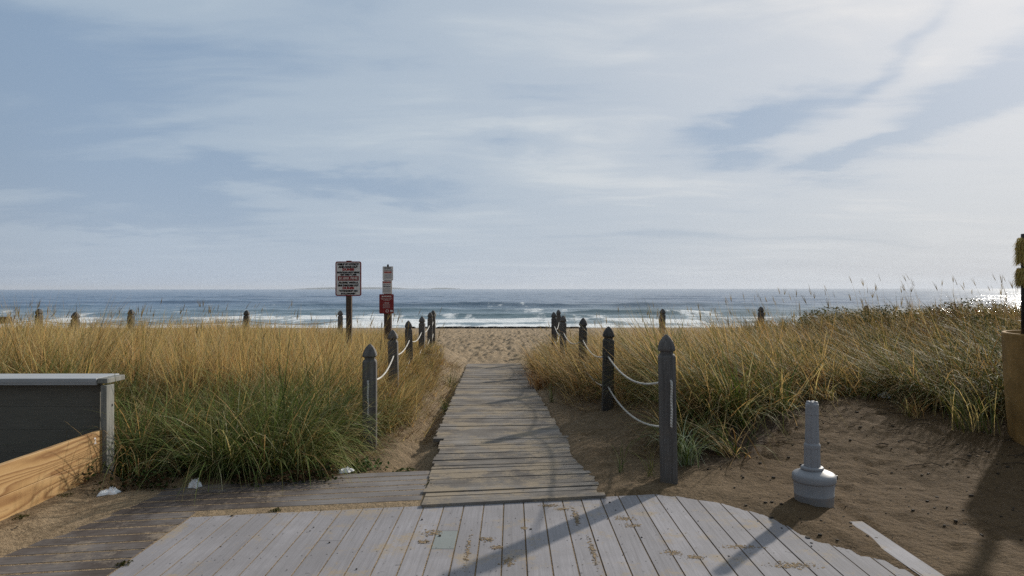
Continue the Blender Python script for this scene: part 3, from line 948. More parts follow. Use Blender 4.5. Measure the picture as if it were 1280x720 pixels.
bm = bmesh.new(); rings(bm, [(P2(333.5), .022), (P2(331), .020), (P2(330.4), .010)], 12, centre=(0.015, -0.08)); from_bm('bracket', bm, M_ink, s2)
n1_ = notice('white_notice', 0.222, 333, 350.5, 0.015, M_signwhite, -0.085)
hh = (P2(333) - P2(350.5)) / 2
dashes(n1_, [(hh - 0.035, 0.16, 0.026), (hh - 0.078, 0.16, 0.018)], M_ink, -0.0905)
bm = bmesh.new(); rounded(bm, 0.16, 0.040, 0.003, -0.0915, -0.0895, hh - 0.125); from_bm('red_band', bm, M_signpink, n1_)
dashes(n1_, [(hh - 0.17 - 0.02 * k, 0.15, 0.006) for k in range(5)], M_inkgrey, -0.0905)
n2_ = notice('white_notice', 0.19, 351, 367, -0.006, M_signwhite, -0.092)
hh = (P2(351) - P2(367)) / 2
bm = bmesh.new(); rounded(bm, 0.17, 0.034, 0.003, -0.0985, -0.0965, hh - 0.030); from_bm('red_band', bm, M_signpink, n2_)
dashes(n2_, [(hh - 0.075, 0.15, 0.012), (hh - 0.115, 0.16, 0.022)] + [(hh - 0.15 - 0.02 * k, 0.15, 0.006) for k in range(5)], M_inkgrey, -0.0975)
n3_ = notice('red_notice', 0.305, 367.5, 391.5, -0.012, M_signred, -0.099, 0.018)
hh = (P2(367.5) - P2(391.5)) / 2
dashes(n3_, [(hh - 0.045, 0.20, 0.024)] + [(hh - 0.085 - 0.022 * k, (0.24, 0.20, 0.12)[k], 0.008) for k in range(3)] + [(hh - 0.185, 0.11, 0.014)] + [(hh - 0.215 - 0.018 * k, 0.15, 0.005) for k in range(5)], M_whiteink, -0.1045)
bm = bmesh.new()
rings_ = []
for k in range(16):
    a0, a1 = 2 * PI * k / 16, 2 * PI * (k + 1) / 16
    q = [(0.012 * 0 + r_ * math.cos(a_), -0.1042, -hh + 0.055 + r_ * math.sin(a_)) for r_, a_ in ((0.022, a0), (0.022, a1), (0.032, a1), (0.032, a0))]
    bm.faces.new([bm.verts.new((p[0] + 0.015, p[1], p[2])) for p in q])
from_bm('round_emblem', bm, M_whiteink, n3_)
bm = bmesh.new(); add_box(bm, 0.105, -0.1042, -hh + 0.055, 0.05, 0.0008, 0.035)
from_bm('small_mark', bm, M_whiteink, n3_)

# ------------------------------------------------------------------ grey low wall and pine boards
zb_ = -0.03
lw = thing('low_wall', 'low grey board wall with a pale flat cap at the left', 'low wall', (-3.46, 5.80, 0))
bm = bmesh.new()
for k, (z0, z1) in enumerate(((0.0, 0.2055), (0.2065, 0.4055), (0.4065, 0.6005), (0.6015, 0.795))):
    add_box(bm, -2.6, 0.035 + 0.0012 * (k % 2), (z0 + z1) / 2, 5.1, 0.04, z1 - z0)
from_bm('panel', bm, M_wallgrey, lw, bevel=0.0015)
bm = bmesh.new(); add_box(bm, -2.6, 0.10, 0.832, 5.14, 0.34, 0.038)
add_box(bm, -2.6, -0.055, 0.822, 5.14, 0.022, 0.056)
from_bm('cap', bm, M_capgrey, lw, bevel=0.005)
bm = bmesh.new(); add_box(bm, 0.050, -0.045, 0.395, 0.05, 0.11, 0.80)
for z in (0.62, 0.30): add_box(bm, 0.0755, -0.02, z, 0.002, 0.014, 0.022, mi=1)
from_bm('corner_post', bm, [M_edgegrey, M_black], lw, bevel=0.004)
bm = bmesh.new(); add_box(bm, 0.030, 0.045, 0.832, 0.085, 0.26, 0.042)
from_bm('end_cap', bm, M_edgegrey, lw, bevel=0.005)

pb = thing('pine_barrier', 'two stacked new orange pine boards running towards the viewer at lower left', 'board barrier', (-3.44, 2.0, 0.0))
for z0, z1, nm in ((0.004, 0.212, 'board'), (0.215, 0.425, 'board')):
    bm = bmesh.new(); add_box(bm, 0, 0.90, (z0 + z1) / 2, 0.038, 5.64, z1 - z0)
    o = from_bm(nm, bm, M_pine, pb, bevel=0.004)
o = link('number', text_mesh('2', 0.075, 0.032, 0.0015), M_whiteink, o)
o.rotation_euler = (0, 0, PI / 2); o.location = (0.0205, 3.60, 0.355)
bm = bmesh.new(); add_box(bm, -0.06, -1.2, 0.2, 0.08, 0.08, 0.40); from_bm('brace', bm, M_pine, pb)
bm = bmesh.new(); add_box(bm, -0.06, 1.4, 0.2, 0.08, 0.08, 0.40); from_bm('brace', bm, M_pine, pb)

# ------------------------------------------------------------------ cigarette bin
X, Y = spot(1017, 631)
X *= 5.06 / Y; Y = 5.06
cb = thing('cigarette_bin', 'grey plastic cigarette bin with a tall neck standing on the sand', 'cigarette bin', (X, Y, -0.010), 0.25)
bm = bmesh.new()
rings(bm, [(0.0, .126), (0.005, .132), (0.03, .135), (0.085, .138), (0.088, .1395), (0.096, .1395), (0.099, .138), (0.186, .144), (0.192, .144)], 40)
from_bm('bucket', bm, M_plastic, cb, smooth=True)
bm = bmesh.new()
rings(bm, [(0.184, .147), (0.188, .151), (0.196, .1525), (0.226, .1525), (0.236, .149), (0.245, .139), (0.258, .110), (0.268, .085, .085, -0.006), (0.276, .072, .072, -.010)], 40)
from_bm('lid', bm, M_plastic, cb, smooth=True)
bm = bmesh.new()
rings(bm, [(0.270, .074, .074, -.016), (0.274, .080, .080, -.016), (0.288, .080, .080, -.016), (0.294, .074, .074, -.016), (0.296, .06, .06, -.016)], 32)
from_bm('collar', bm, M_plastic, cb, smooth=True)


def fluted(bm, prof, ox, n=48, lobes=8, amp=0.07):
    prev = None
    for z, r in prof:
        vs = []
        for i in range(n):
            a = 2 * PI * i / n
            c = math.cos(a * lobes)
            rr = r * (1 - amp * (1 if c > 0.55 else 0))
            vs.append(bm.verts.new((ox + rr * math.cos(a), rr * math.sin(a), z)))
        if prev:
            for i in range(n):
                j = (i + 1) % n
                bm.faces.new((prev[i], prev[j], vs[j], vs[i]))
        prev = vs
    bm.faces.new(prev)


bm = bmesh.new(); fluted(bm, [(0.290, .058), (0.43, .0555)], -.016)
fluted(bm, [(0.430, .057), (0.436, .0575), (0.455, .0575), (0.468, .050), (0.47, .046)], -.016, amp=0.0)
from_bm('lower_neck', bm, M_plastic, cb, smooth=False)
bm = bmesh.new(); fluted(bm, [(0.466, .050), (0.68, .0455)], -.016)
fluted(bm, [(0.680, .0475), (0.70, .047), (0.745, .0465), (0.757, .044), (0.763, .036)], -.016, amp=0.0)
for k in range(4):
    a = PI / 4 + k * PI / 2
    add = [(0.74, .016), (0.765, .017), (0.774, .013), (0.777, .004)]
    rings(bm, [(z, r, r, -.016 + .026 * math.cos(a), .026 * math.sin(a)) for z, r in add], 12)
from_bm('upper_neck', bm, M_plastic, cb, smooth=False)
bm = bmesh.new()
for z0 in (0.192,):
    add_box(bm, 0.160, -0.03, z0 + .012, 0.030, 0.022, 0.034)
from_bm('latch', bm, M_black, cb, bevel=0.006)

# ------------------------------------------------------------------ planter and wrapped pole at right
PX, PY = 5.31, 6.35
zb_ = gz(PX - .4, PY - .3) - 0.06
pl = thing('planter', 'large round tan planter tapering downwards at the right edge', 'planter', (PX, PY, zb_))
hP = EYE - 57 * (PY) / F - zb_
bm = bmesh.new()
rings(bm, [(0.0, .545), (0.02, .555), (hP * .3, .583), (hP * .6, .604), (hP - 0.012, .620), (hP, .614), (hP, .585), (hP - 0.06, .575)], 56, close=False)
bm.faces.ensure_lookup_table()
from_bm('body', bm, M_tan, pl, smooth=False)
bm = bmesh.new(); rings(bm, [(hP - 0.12, .57), (hP - 0.055, .577), (hP - 0.04, .30), (hP - 0.035, .05)], 40)
from_bm('soil', bm, M_soil, pl, smooth=True)
XP = 4.797
wp = thing('wrapped_pole', 'dark pole rising from the tan planter with two shaggy golden wraps', 'pole', (XP, PY, zb_ + hP - 0.06))
zt = EYE - (zb_ + hP - 0.06)
bm = bmesh.new(); rings(bm, [(-0.1, .052), (EYE - (297 - HZ) * PY / F - (zb_ + hP - 0.06) + 0.03, .052)], 16)
from_bm('pole', bm, M_pole, wp, smooth=True)


def fibre(z0, z1, rad, seed, n=1500):
    r = np.random.default_rng(seed)
    a = r.uniform(0, 2 * PI, n); z = r.uniform(z0, z1, n); rr = rad * (0.72 + 0.28 * np.sqrt(r.uniform(0, 1, n)))
    ln = r.uniform(0.03, 0.075, n); wd = 0.004
    c = np.stack([rr * np.cos(a), rr * np.sin(a), z], -1)
    t = np.stack([-np.sin(a), np.cos(a), np.zeros(n)], -1)
    o_ = np.stack([np.cos(a), np.sin(a), np.zeros(n)], -1)
    d = np.stack([np.zeros(n), np.zeros(n), -np.ones(n)], -1) + o_ * r.uniform(-.1, .6, (n, 1)) + t * r.normal(0, .35, (n, 1))
    d *= ln[:, None]
    V = np.stack([c - t * wd, c + t * wd, c + d + t * wd * .4, c + d - t * wd * .4], 1).reshape(-1, 3)
    Q = np.arange(4 * n).reshape(-1, 4)
    cl = np.array([(.50, .38, .13), (.60, .46, .18), (.36, .25, .08), (.44, .36, .11)])[r.integers(0, 4, n)]
    return V, Q, np.repeat(cl, 4, 0)


for za, zb2, rad, sd in ((EYE - (330 - HZ) * PY / F, EYE - (297 - HZ) * PY / F, .085, 1), (EYE - (357 - HZ) * PY / F, EYE - (335 - HZ) * PY / F, .085, 2)):
    base = zb_ + hP - 0.06
    z0, z1 = za - base, zb2 - base
    bm = bmesh.new(); rings(bm, [(z0 + .01, .05), (z0 + .03, rad * .80), (z1 - .03, rad * .76), (z1 - .005, .045)], 18)
    w_ = from_bm('fibre_wrap', bm, simple_mat('fibre_core', (0.22, 0.15, 0.055), 0.9, 0.1, 0.4, 30, 0.8), wp, smooth=True)
    V, Q, Cc = fibre(z0 + .03, z1, rad, sd)
    np_mesh('fringe', V, Q, M_leaf, w_, smooth=False, colors=Cc)

# ------------------------------------------------------------------ grass
PAL = dict(green=(.118, .166, .040), dgreen=(.036, .064, .018), olive=(.16, .155, .048), straw=(.57, .445, .23), gold=(.60, .425, .215), amber=(.48, .295, .140), brown=(.17, .098, .044), pale=(.60, .53, .34))
PN = list(PAL); PC = np.array([PAL[k] for k in PN])


def blades(bx, by, bz, phi, L, th0, kap, wid, col, seg=5, seed=0, tipcol=None):
    """ribbon blades: base, azimuth, length, start tilt, bend, width"""
    n = len(bx)
    r = np.random.default_rng(seed)
    tw = r.uniform(-0.9, 0.9, n)
    dirh = np.stack([np.cos(phi), np.sin(phi)], -1)
    wdir = np.stack([-np.sin(phi + tw), np.cos(phi + tw)], -1)
    hx = np.zeros(n); hz = np.zeros(n)
    V = np.zeros((n, seg + 1, 2, 3), np.float32)
    for k in range(seg + 1):
        s = k / seg
        w = wid * (1 - s ** 1.6) * 0.5 + 0.0004
        px_ = bx + dirh[:, 0] * hx; py_ = by + dirh[:, 1] * hx
        for q, sg_ in ((0, -1), (1, 1)):
            V[:, k, q, 0] = px_ + sg_ * w * wdir[:, 0]
            V[:, k, q, 1] = py_ + sg_ * w * wdir[:, 1]
            V[:, k, q, 2] = bz + hz
        th = np.minimum(th0 + kap * (s + 0.5 / seg) ** 1.4, 2.5)
        hx = hx + np.sin(th) * L / seg
        hz = hz + np.cos(th) * L / seg
    base = (np.arange(n) * (seg + 1) * 2)[:, None]
    k = np.arange(seg)[None, :] * 2
    Q = np.stack([base + k, base + k + 1, base + k + 3, base + k + 2], -1).reshape(-1, 4)
    C = np.repeat(col[:, None, :], (seg + 1), 1)
    if tipcol is not None:
        s = (np.arange(seg + 1) / seg)[None, :, None] ** 2.2
        C = C * (1 - s) + tipcol[:, None, :] * s
    C = np.repeat(C[:, :, None, :], 2, 2)
    return V.reshape(-1, 3), Q, C.reshape(-1, 3)


def pick(r, probs):
    """probs (n, k) over PN -> colours with a little jitter"""
    p = np.cumsum(probs / probs.sum(1, keepdims=True), 1)
    i = (r.uniform(0, 1, (len(p), 1)) > p).sum(1).clip(0, len(PN) - 1)
    return PC[i] * r.uniform(0.75, 1.25, (len(p), 1)) * r.uniform(0.93, 1.07, (len(p), 3))


def field(side, seed):
    r = np.random.default_rng(seed)
    X = []; Y = []; 
    bands = [(5.4, 7.2, 17, 112), (7.2, 9.2, 22, 62), (9.2, 12.5, 40, 18), (12.5, 16.5, 28, 16), (16.5, 24, 19, 14)]
    cx_, cy_, nb = [], [], []
    for y0, y1, den, k in bands:
        x1 = 0.80 * y1 + 1.6
        lo, hi = (-x1, -0.9) if side < 0 else (0.3, x1)
        n = int(den * (hi - lo) * (y1 - y0))
        x = r.uniform(lo, hi, n); y = r.uniform(y0, y1, n)
        keep = grass_mask(x, y)[0 if side < 0 else 1] & (np.abs(x) < 0.80 * y + 1.6)
        # patchiness
        pat = fbm(x * 1.1, y * 1.1, 200 + seed, 3)
        keep &= (r.uniform(0, 1, n) < np.clip(1.0 + 1.3 * pat, 0.25, 1))
        if side > 0:   # thinner, shrubby crest on the right
            keep &= (r.uniform(0, 1, n) < 1 - 0.35 * sm(11, 15, y) * sm(3, 6, x))
        cx_.append(x[keep]); cy_.append(y[keep]); nb.append(np.full(keep.sum(), k))
    cx_ = np.concatenate(cx_); cy_ = np.concatenate(cy_); nb = np.concatenate(nb)
    ids = np.repeat(np.arange(len(cx_)), nb)
    n = len(ids)
    sp_ = np.interp(cy_, [6, 8, 10], [0.075, 0.065, 0.05])[ids]
    bx = cx_[ids] + r.normal(0, 1, n) * sp_; by = cy_[ids] + r.normal(0, 1, n) * sp_
    tk = r.normal(0, 1, len(cx_)); tc_ = r.integers(0, len(PN), len(cx_))
    bz = ground(bx, by) - 0.02
    d = by
    # tuft properties
    tphi = (r.normal(0.1, 0.9, len(cx_)) if side < 0 else r.normal(PI - 0.25, 0.55, len(cx_)))
    tL = r.uniform(0.62, 1.22, len(cx_)) * (1 + 0.55 * fbm(cx_ * 0.9, cy_ * 0.9, 400 + seed, 2))
    phi = np.where(r.uniform(0, 1, n) < (0.55 if side < 0 else 0.20), np.arctan2(by - cy_[ids], bx - cx_[ids]) + r.normal(0, .4, n), tphi[ids] + r.normal(0, 0.6, n))
    zone = 0.9 * fbm(cx_ * 0.55, cy_ * 0.55, 300 + seed, 3)[ids]
    if side < 0:
        green = np.clip(sm(9.3, 7.6, d + 1.0 * sm(-3, -6, bx) + 2.2 * zone), 0, 1)
        L = np.interp(d, [5.6, 8, 12, 20], [1.15, 1.08, 0.80, 0.62]) * tL[ids] * r.uniform(0.6, 1.12, n)
    else:
        green = np.clip(sm(10.5, 6.5, d + 3.5 * zone - 1.6 * sm(3.5, 6, bx)), 0, 1) * 0.55
        L = np.interp(d, [5.8, 8, 12, 16, 20], [0.92, 1.06, 0.92, 0.74, 0.62]) * tL[ids] * r.uniform(0.6, 1.12, n)
        L *= 1 - 0.25 * sm(9, 13, d) * sm(4, 8, bx)
    # at the edges the tufts are shorter
    ends = ~grass_mask(bx, by - 0.35)[0 if side < 0 else 1]
    L *= np.where(ends, 0.78, 1)
    # the grass thins and slumps towards the paths
    if side < 0:
        xl = np.interp(by, [5.6, 6.5, 7.2, 8.0, 9, 11, 14, 17, 20], [-1.78, -1.82, -1.72, -1.30, -1.26, -1.34, -1.5, -1.72, -2.1])
        pd = np.clip((xl - bx), 0, 2)
        slump = sm(1.0, 0.25, pd) * sm(7.0, 8.2, d)
        L *= 1 - 0.55 * slump
        green = green * (1 - 0.8 * slump)
        phi = np.where((r.uniform(0, 1, n) < 0.8 * slump), r.normal(0.0, 0.5, n), phi)
    else:
        slump = np.zeros(n)
    g = green[:, None]
    base = dict(green=.46, dgreen=.27, olive=.12, straw=.06, gold=.0, amber=.0, brown=.05, pale=.04)
    dry = dict(green=.02, dgreen=.015, olive=.07, straw=.27, gold=.33, amber=.20, brown=.07, pale=.03) if side < 0 else dict(green=.05, dgreen=.08, olive=.13, straw=.08, gold=.22, amber=.30, brown=.17, pale=.004)
    probs = g * np.array([base[k] for k in PN]) + (1 - g) * np.array([dry[k] for k in PN])
    col = pick(r, probs)
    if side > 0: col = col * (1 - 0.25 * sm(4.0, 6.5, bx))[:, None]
    else: col = np.where((r.uniform(0, 1, n) < 0.8 * slump)[:, None], col * np.array([.58, .56, .50]), col)
    pc = np.array([PAL[k] for k in PN])[tc_][ids]
    keepc = (r.uniform(0, 1, n) < 0.48)[:, None]
    same = (np.abs(np.log((pc.sum(1) + .01) / (col.sum(1) + .01))) < 1.0)[:, None]
    col = np.where(keepc & same, pc, col)
    tip = col * 0.55 + 0.45 * pick(r, np.tile(np.array([0, 0, .2, .4, .3, .1, 0, .1] if side < 0 else [0, .1, .2, .2, .25, .2, .1, .02]), (n, 1)))
    gtip = col * 0.62 + 0.38 * np.array([.44, .43, .21]) * r.uniform(.5, 1.3, (n, 1))
    isg = (r.uniform(0, 1, n) < green)[:, None]
    tip = np.where(isg & (r.uniform(0, 1, (n, 1)) < 0.8), gtip, tip)
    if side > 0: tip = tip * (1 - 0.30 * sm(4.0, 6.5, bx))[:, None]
    th0 = np.abs(r.normal(0.16, 0.15, n)) + 0.03 + 0.22 * green * r.uniform(0, 1, n)
    kap = np.abs(r.normal(1.05, 0.6, n)) * (0.75 + 0.95 * green) * np.exp(0.25 * tk[ids]) + 0.6 * slump
    if side > 0: kap *= 1.15; th0 += 0.40 * r.uniform(0.4, 1.5, len(cx_))[ids]
    else: th0 += 0.10 * green * r.uniform(0, 2.2, len(cx_))[ids]
    wid = np.interp(d, [5.5, 9, 14, 22], [0.0098, 0.0100, 0.0110, 0.014]) * r.uniform(0.6, 1.3, n)
    return blades(bx, by, bz, phi, L, th0, kap, wid, col, 6, seed, tip)


def stalks(side, seed, n):
    """flowering stalks with narrow tan heads standing above the leaves"""
    r = np.random.default_rng(seed)
    y = r.uniform(7.5, 21, n * 5); x = r.uniform(1.0, 17, n * 5) * (1 if side > 0 else -1)
    k = grass_mask(x, y)[0 if side < 0 else 1] & (np.abs(x) < 0.8 * y + 1)
    x, y = x[k][:n], y[k][:n]
    m = len(x)
    z = ground(x, y)
    phi = r.normal(0.2 if side < 0 else PI - 0.2, 1.0, m)
    L = r.uniform(0.85, 1.22, m) * (1.0 if side < 0 else 0.95)
    th0 = np.abs(r.normal(0.10, .08, m)); kap = np.abs(r.normal(.25, .15, m))
    col = np.tile(np.array([.36, .27, .13]), (m, 1)) * r.uniform(.7, 1.15, (m, 1))
    A = blades(x, y, z, phi, L, th0, kap, np.full(m, .006), col, 5, seed)
    # head: a bundle of three ribbons near the tip
    V, Q, C = A
    tips = V.reshape(m, 6, 2, 3).mean(2)
    b0 = tips[:, 4] * .8 + tips[:, 5] * .2
    dv = tips[:, 5] - tips[:, 4]
    hd = np.arctan2(np.hypot(dv[:, 0], dv[:, 1]), dv[:, 2])
    out = [A]
    for q in range(3):
        out.append(blades(b0[:, 0], b0[:, 1], b0[:, 2], phi + (q - 1) * .5, r.uniform(.14, .24, m), hd, np.full(m, .12), np.full(m, .011), col * .8, 3, seed + q))
    return out


def join(parts):
    Vs, Qs, Cs = [], [], []
    o_ = 0
    for V, Q, C in parts:
        Vs.append(V); Qs.append(Q + o_); Cs.append(C); o_ += len(V)
    return np.concatenate(Vs), np.concatenate(Qs), np.concatenate(Cs)




def thatch(seed, n, strip):
    """dead blades lying on the banks beside the path"""
    r = np.random.default_rng(seed)
    y = r.uniform(6.2, 16.5, n * 3); u = r.uniform(-1.9, 1.75, n * 3)
    x = xc(y) + u
    lft, rgt = grass_mask(x - 0.42, y)[0], grass_mask(x + 0.38, y)[1]
    k = ((u < -0.80) & lft) | ((u > 0.95) & rgt)
    k &= fbm(x * 3, y * 3, 62, 3) > -0.12
    x, y = x[k][:n], y[k][:n]
    m = len(x)
    z = ground(x, y) + 0.004
    phi = np.where(x < 0, 0.0, PI) + r.normal(0, 0.8, m)
    cols = np.array([PAL['brown'], (.22, .14, .07), (.33, .22, .11), PAL['straw'], (.10, .065, .035)])[r.integers(0, 5, m)] * r.uniform(.7, 1.2, (m, 1))
    return [blades(x, y, z, phi, r.uniform(.10, .38, m), r.uniform(.7, 1.45, m), r.uniform(0, .8, m), r.uniform(.004, .008, m), cols, 4, seed)]


V, Q, C = join([field(-1, 1)] + stalks(-1, 5, 120) + thatch(8, 6500, 0))
tag(np_mesh('dune_grass', V, Q, M_grass, colors=C), 'tall dune grass left of the boardwalk, green in front and golden behind', 'dune grass', kind='stuff')
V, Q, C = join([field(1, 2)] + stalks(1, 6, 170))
tag(np_mesh('dune_grass', V, Q, M_grass, colors=C), 'wind-bent amber and olive dune grass covering the right dune', 'dune grass', kind='stuff')


def tuft(name, label, cat, x, y, n, L, seed, cols, spread=0.03, bend=0.9, wid=0.006, group=None, lean=None):
    r = np.random.default_rng(seed)
    z0 = gz(x, y)
    bx = r.normal(0, spread, n); by = r.normal(0, spread, n)
    phi = r.uniform(0, 2 * PI, n) if lean is None else r.normal(lean, 1.0, n)
    V, Q, C = blades(bx, by, np.full(n, -0.012), phi, L * r.uniform(.5, 1.1, n), np.abs(r.normal(.25, .18, n)), np.abs(r.normal(bend, .4, n)), wid * r.uniform(.6, 1.3, n),
                     np.array(cols)[r.integers(0, len(cols), n)] * r.uniform(.8, 1.2, (n, 1)), 5, seed)
    o = np_mesh(name, V, Q, M_grass, colors=C)
    o.location = (x, y, z0)
    return tag(o, label, cat, group)


G4 = [PAL['green'], PAL['dgreen'], PAL['olive'], (.20, .24, .14)]
X, Y = 1.52, 5.98
tuft('grass_tuft', 'pale arching grass tuft at the foot of the large right post', 'grass tuft', X, Y, 95, 0.62, 3, [(.20, .25, .15), (.12, .16, .07), (.30, .34, .24), PAL['green']], .05, 1.5, .008)
tuft('grass_sprout', 'lone green grass sprout at the right edge of the boardwalk', 'grass sprout', *spot(690, 503, -0.1), 22, 0.42, 4, G4, .02, .5)
tuft('grass_sprout', 'dark green grass sprout growing in the gap at the boardwalk left edge', 'grass sprout', *spot(557, 509, -0.1), 26, 0.34, 5, G4, .03, .6)
tuft('grass_sprout', 'upright green grass sprout on the bank near the far end of the boardwalk', 'grass sprout', *spot(561, 466, -0.05), 45, 0.50, 6, G4, .06, .7)
tuft('grass_sprout', 'thin grass sprout in the sand left of the large right post', 'grass sprout', *spot(775, 596), 9, 0.34, 7, G4, .015, .5)
tuft('grass_sprout', 'thin grass blades right beside the foot of the large right post', 'grass sprout', *spot(815, 600), 10, 0.40, 8, G4, .02, .5)
tuft('grass_tuft', 'small brown grass tuft on the bare sand below the white litter', 'grass tuft', 4.2, 7.15, 60, 0.34, 9, [PAL['brown'], PAL['amber'], PAL['straw'], PAL['olive']], .05, 1.3, .006)
tuft('grass_tuft', 'rusty dry grass tuft spilling over the right side of the boardwalk', 'grass tuft', 0.55, 12.2, 160, 0.55, 10, [PAL['brown'], PAL['amber'], (.16, .07, .03)], .12, 1.6, .008, lean=PI)
tuft('grass_tuft', 'grass tuft leaning over the sandy bank right of the near left post', 'grass tuft', -1.42, 8.3, 150, 0.75, 11, [PAL['straw'], PAL['gold'], PAL['olive'], PAL['amber']], .12, 1.5, .007, lean=0.0)
tuft('grass_tuft', 'green grass tuft beside the tan planter', 'grass tuft', 4.55, 6.75, 90, 0.8, 12, G4 + [PAL['straw']], .10, 1.1, .008, lean=PI)


def leafy(name, label, cat, x, y, n, rad, hgt, size, seed, cols, z=None, stem=True, group=None):
    """low leafy plant: short stems and many small leaves through its volume"""
    r = np.random.default_rng(seed)
    z0 = gz(x, y) if z is None else z
    root = thing(name, label, cat, (x, y, z0 - 0.01), 0, group)
    a = r.uniform(0, 2 * PI, n); q = np.sqrt(r.uniform(0, 1, n)); 
    lob = 1 + .3 * np.sin(3 * a + seed) + .15 * np.sin(7 * a)
    cx_ = rad * lob * q * np.cos(a); cy_ = rad * lob * q * np.sin(a)
    cz_ = hgt * r.uniform(.05, 1, n) * (1 - .55 * q ** 2)
    V, Q, C = leaves(r, cx_, cy_, cz_, size, cols)
    np_mesh('foliage', V, Q, M_leaf, root, smooth=False, colors=C)
    if stem:
        bm = bmesh.new()
        for k in range(9):
            i = int(r.integers(0, n))
            tube(bm, [(cx_[i] * .1, cy_[i] * .1, -.02), (cx_[i] * .5, cy_[i] * .5, cz_[i] * .6), (cx_[i], cy_[i], cz_[i])], [max(.003, .012 * hgt), max(.002, .008 * hgt), .002], 5)
        from_bm('stems', bm, M_drift, root)
    return root


def leaves(r, cx_, cy_, cz_, size, cols):
    n = len(cx_)
    c = np.stack([cx_, cy_, cz_], -1)
    d1 = r.normal(0, 1, (n, 3)); d1[:, 2] = np.abs(d1[:, 2]) * .6; d1 /= np.linalg.norm(d1, axis=1, keepdims=True)
    d2 = np.cross(d1, r.normal(0, 1, (n, 3))); d2 /= np.linalg.norm(d2, axis=1, keepdims=True)
    s = size * r.uniform(.5, 1.3, (n, 1))
    V = np.stack([c, c + d1 * s * .5 + d2 * s * .28, c + d1 * s, c + d1 * s * .5 - d2 * s * .28], 1).reshape(-1, 3)
    Q = np.arange(4 * n).reshape(-1, 4)
    C = np.repeat(np.array(cols)[r.integers(0, len(cols), n)] * r.uniform(.7, 1.3, (n, 1)), 4, 0)
    return V, Q, C


GW = [(.04, .07, .02), (.06, .10, .03), (.08, .11, .04)]
leafy('weed', 'small leafy green weed beside the foot of the near left post', 'weed', *spot(456, 582, -.03), 160, .17, .12, .045, 1, GW)
leafy('weed', 'low green weed on the lit sand right of the near left post', 'weed', *spot(506, 577, -.03), 130, .13, .06, .035, 2, GW)
leafy('weed', 'small green weed at the sandy edge of the side deck', 'weed', *spot(353, 592), 130, .10, .09, .04, 3, GW)
for i, (px_, py_, w_, lab) in enumerate([(538, 606, .07, 'dark moss in the joint between the side deck and the boardwalk'), (345, 638, .06, 'moss in the joint where the side deck meets the deck'), (155, 705, .06, 'moss tuft at the left corner of the deck'),
                                         (80, 627, .09, 'moss strip at the foot of the pine boards, farther one'), (25, 655, .09, 'moss strip at the foot of the pine boards, nearer one')]):
    X, Y = spot(px_, py_)
    leafy('moss', lab, 'moss', X, Y, 150, w_ * .6, .016, .012, 40 + i, [(.05, .055, .015), (.08, .075, .02), (.035, .045, .012)], z=0.008 if i < 3 else gz(X, Y) + .005, stem=False)

# low weeds and leaf litter at the foot of the left grass: ground cover nobody could count
r = np.random.default_rng(55)
n = 4600
x = r.uniform(-3.38, -1.2, n); e = np.abs(r.normal(0, .20, n))
y = 5.92 + 0.17 * x + e + r.normal(0, .05, n)
k = (fbm(x * 2.4, y * 2.4, 8, 3) > -0.02 + 0.12 * sm(-2.3, -1.8, x))
x, y = x[k], y[k]
z = ground(x, y) + r.uniform(0, .11, len(x)) * (0.4 + 1.6 * np.clip(fbm(x * 2, y * 2, 9, 2) + .3, 0, 1))
V, Q, C = leaves(r, x, y, z, .036, [(.035, .055, .018), (.05, .07, .02), (.022, .034, .014), (.07, .04, .022), (.09, .055, .028), (.05, .035, .02)])
tag(np_mesh('ground_cover', V, Q, M_leaf, smooth=False, colors=C), 'low weeds and leaf litter along the foot of the left grass', 'weeds', kind='stuff')

# ------------------------------------------------------------------ shrubs on the right dune
SH = [(1010, 11.5, .36, .30, 'small dark green shrub at the left end of the right dune shrubs', 0), (1105, 14.2, .75, .34, 'low olive shrub on the dune crest in front of the sea', 0),
      (1190, 13.0, .55, .44, 'reddish rose shrub on the dune crest, largest of the right dune', 1), (1232, 12.0, .60, .36, 'dark green shrub on the dune left of the wrapped pole', 0),
      (1150, 12.0, .50, .32, 'brownish low shrub in front of the reddish rose shrub', 1), (1215, 15.0, .90, .36, 'wide yellow green shrub along the crest below the sea glitter', 2),
      (1262, 10.4, .45, .36, 'yellow green shrub just behind the tan planter', 2), (1085, 11.4, .45, .30, 'flat green shrub among amber grass below the crest', 0),
      (1040, 15.2, .85, .34, 'wide low shrub on the far dune edge at the left of the crest', 2)]
CO = [[(.045, .065, .025), (.06, .08, .03), (.09, .09, .035)], [(.10, .06, .03), (.13, .05, .025), (.07, .07, .03), (.16, .10, .04)], [(.11, .11, .035), (.07, .085, .03), (.16, .13, .04)]]
for i, (px_, d, rad, hgt, lab, ci) in enumerate(SH):
    X = (px_ - 640) * d / F
    leafy('dune_shrub', lab, 'shrub', X, d, 1500, rad, hgt + .16, .05, 70 + i, CO[ci], z=float(ground(X, d)), group='shrubs on the right dune')

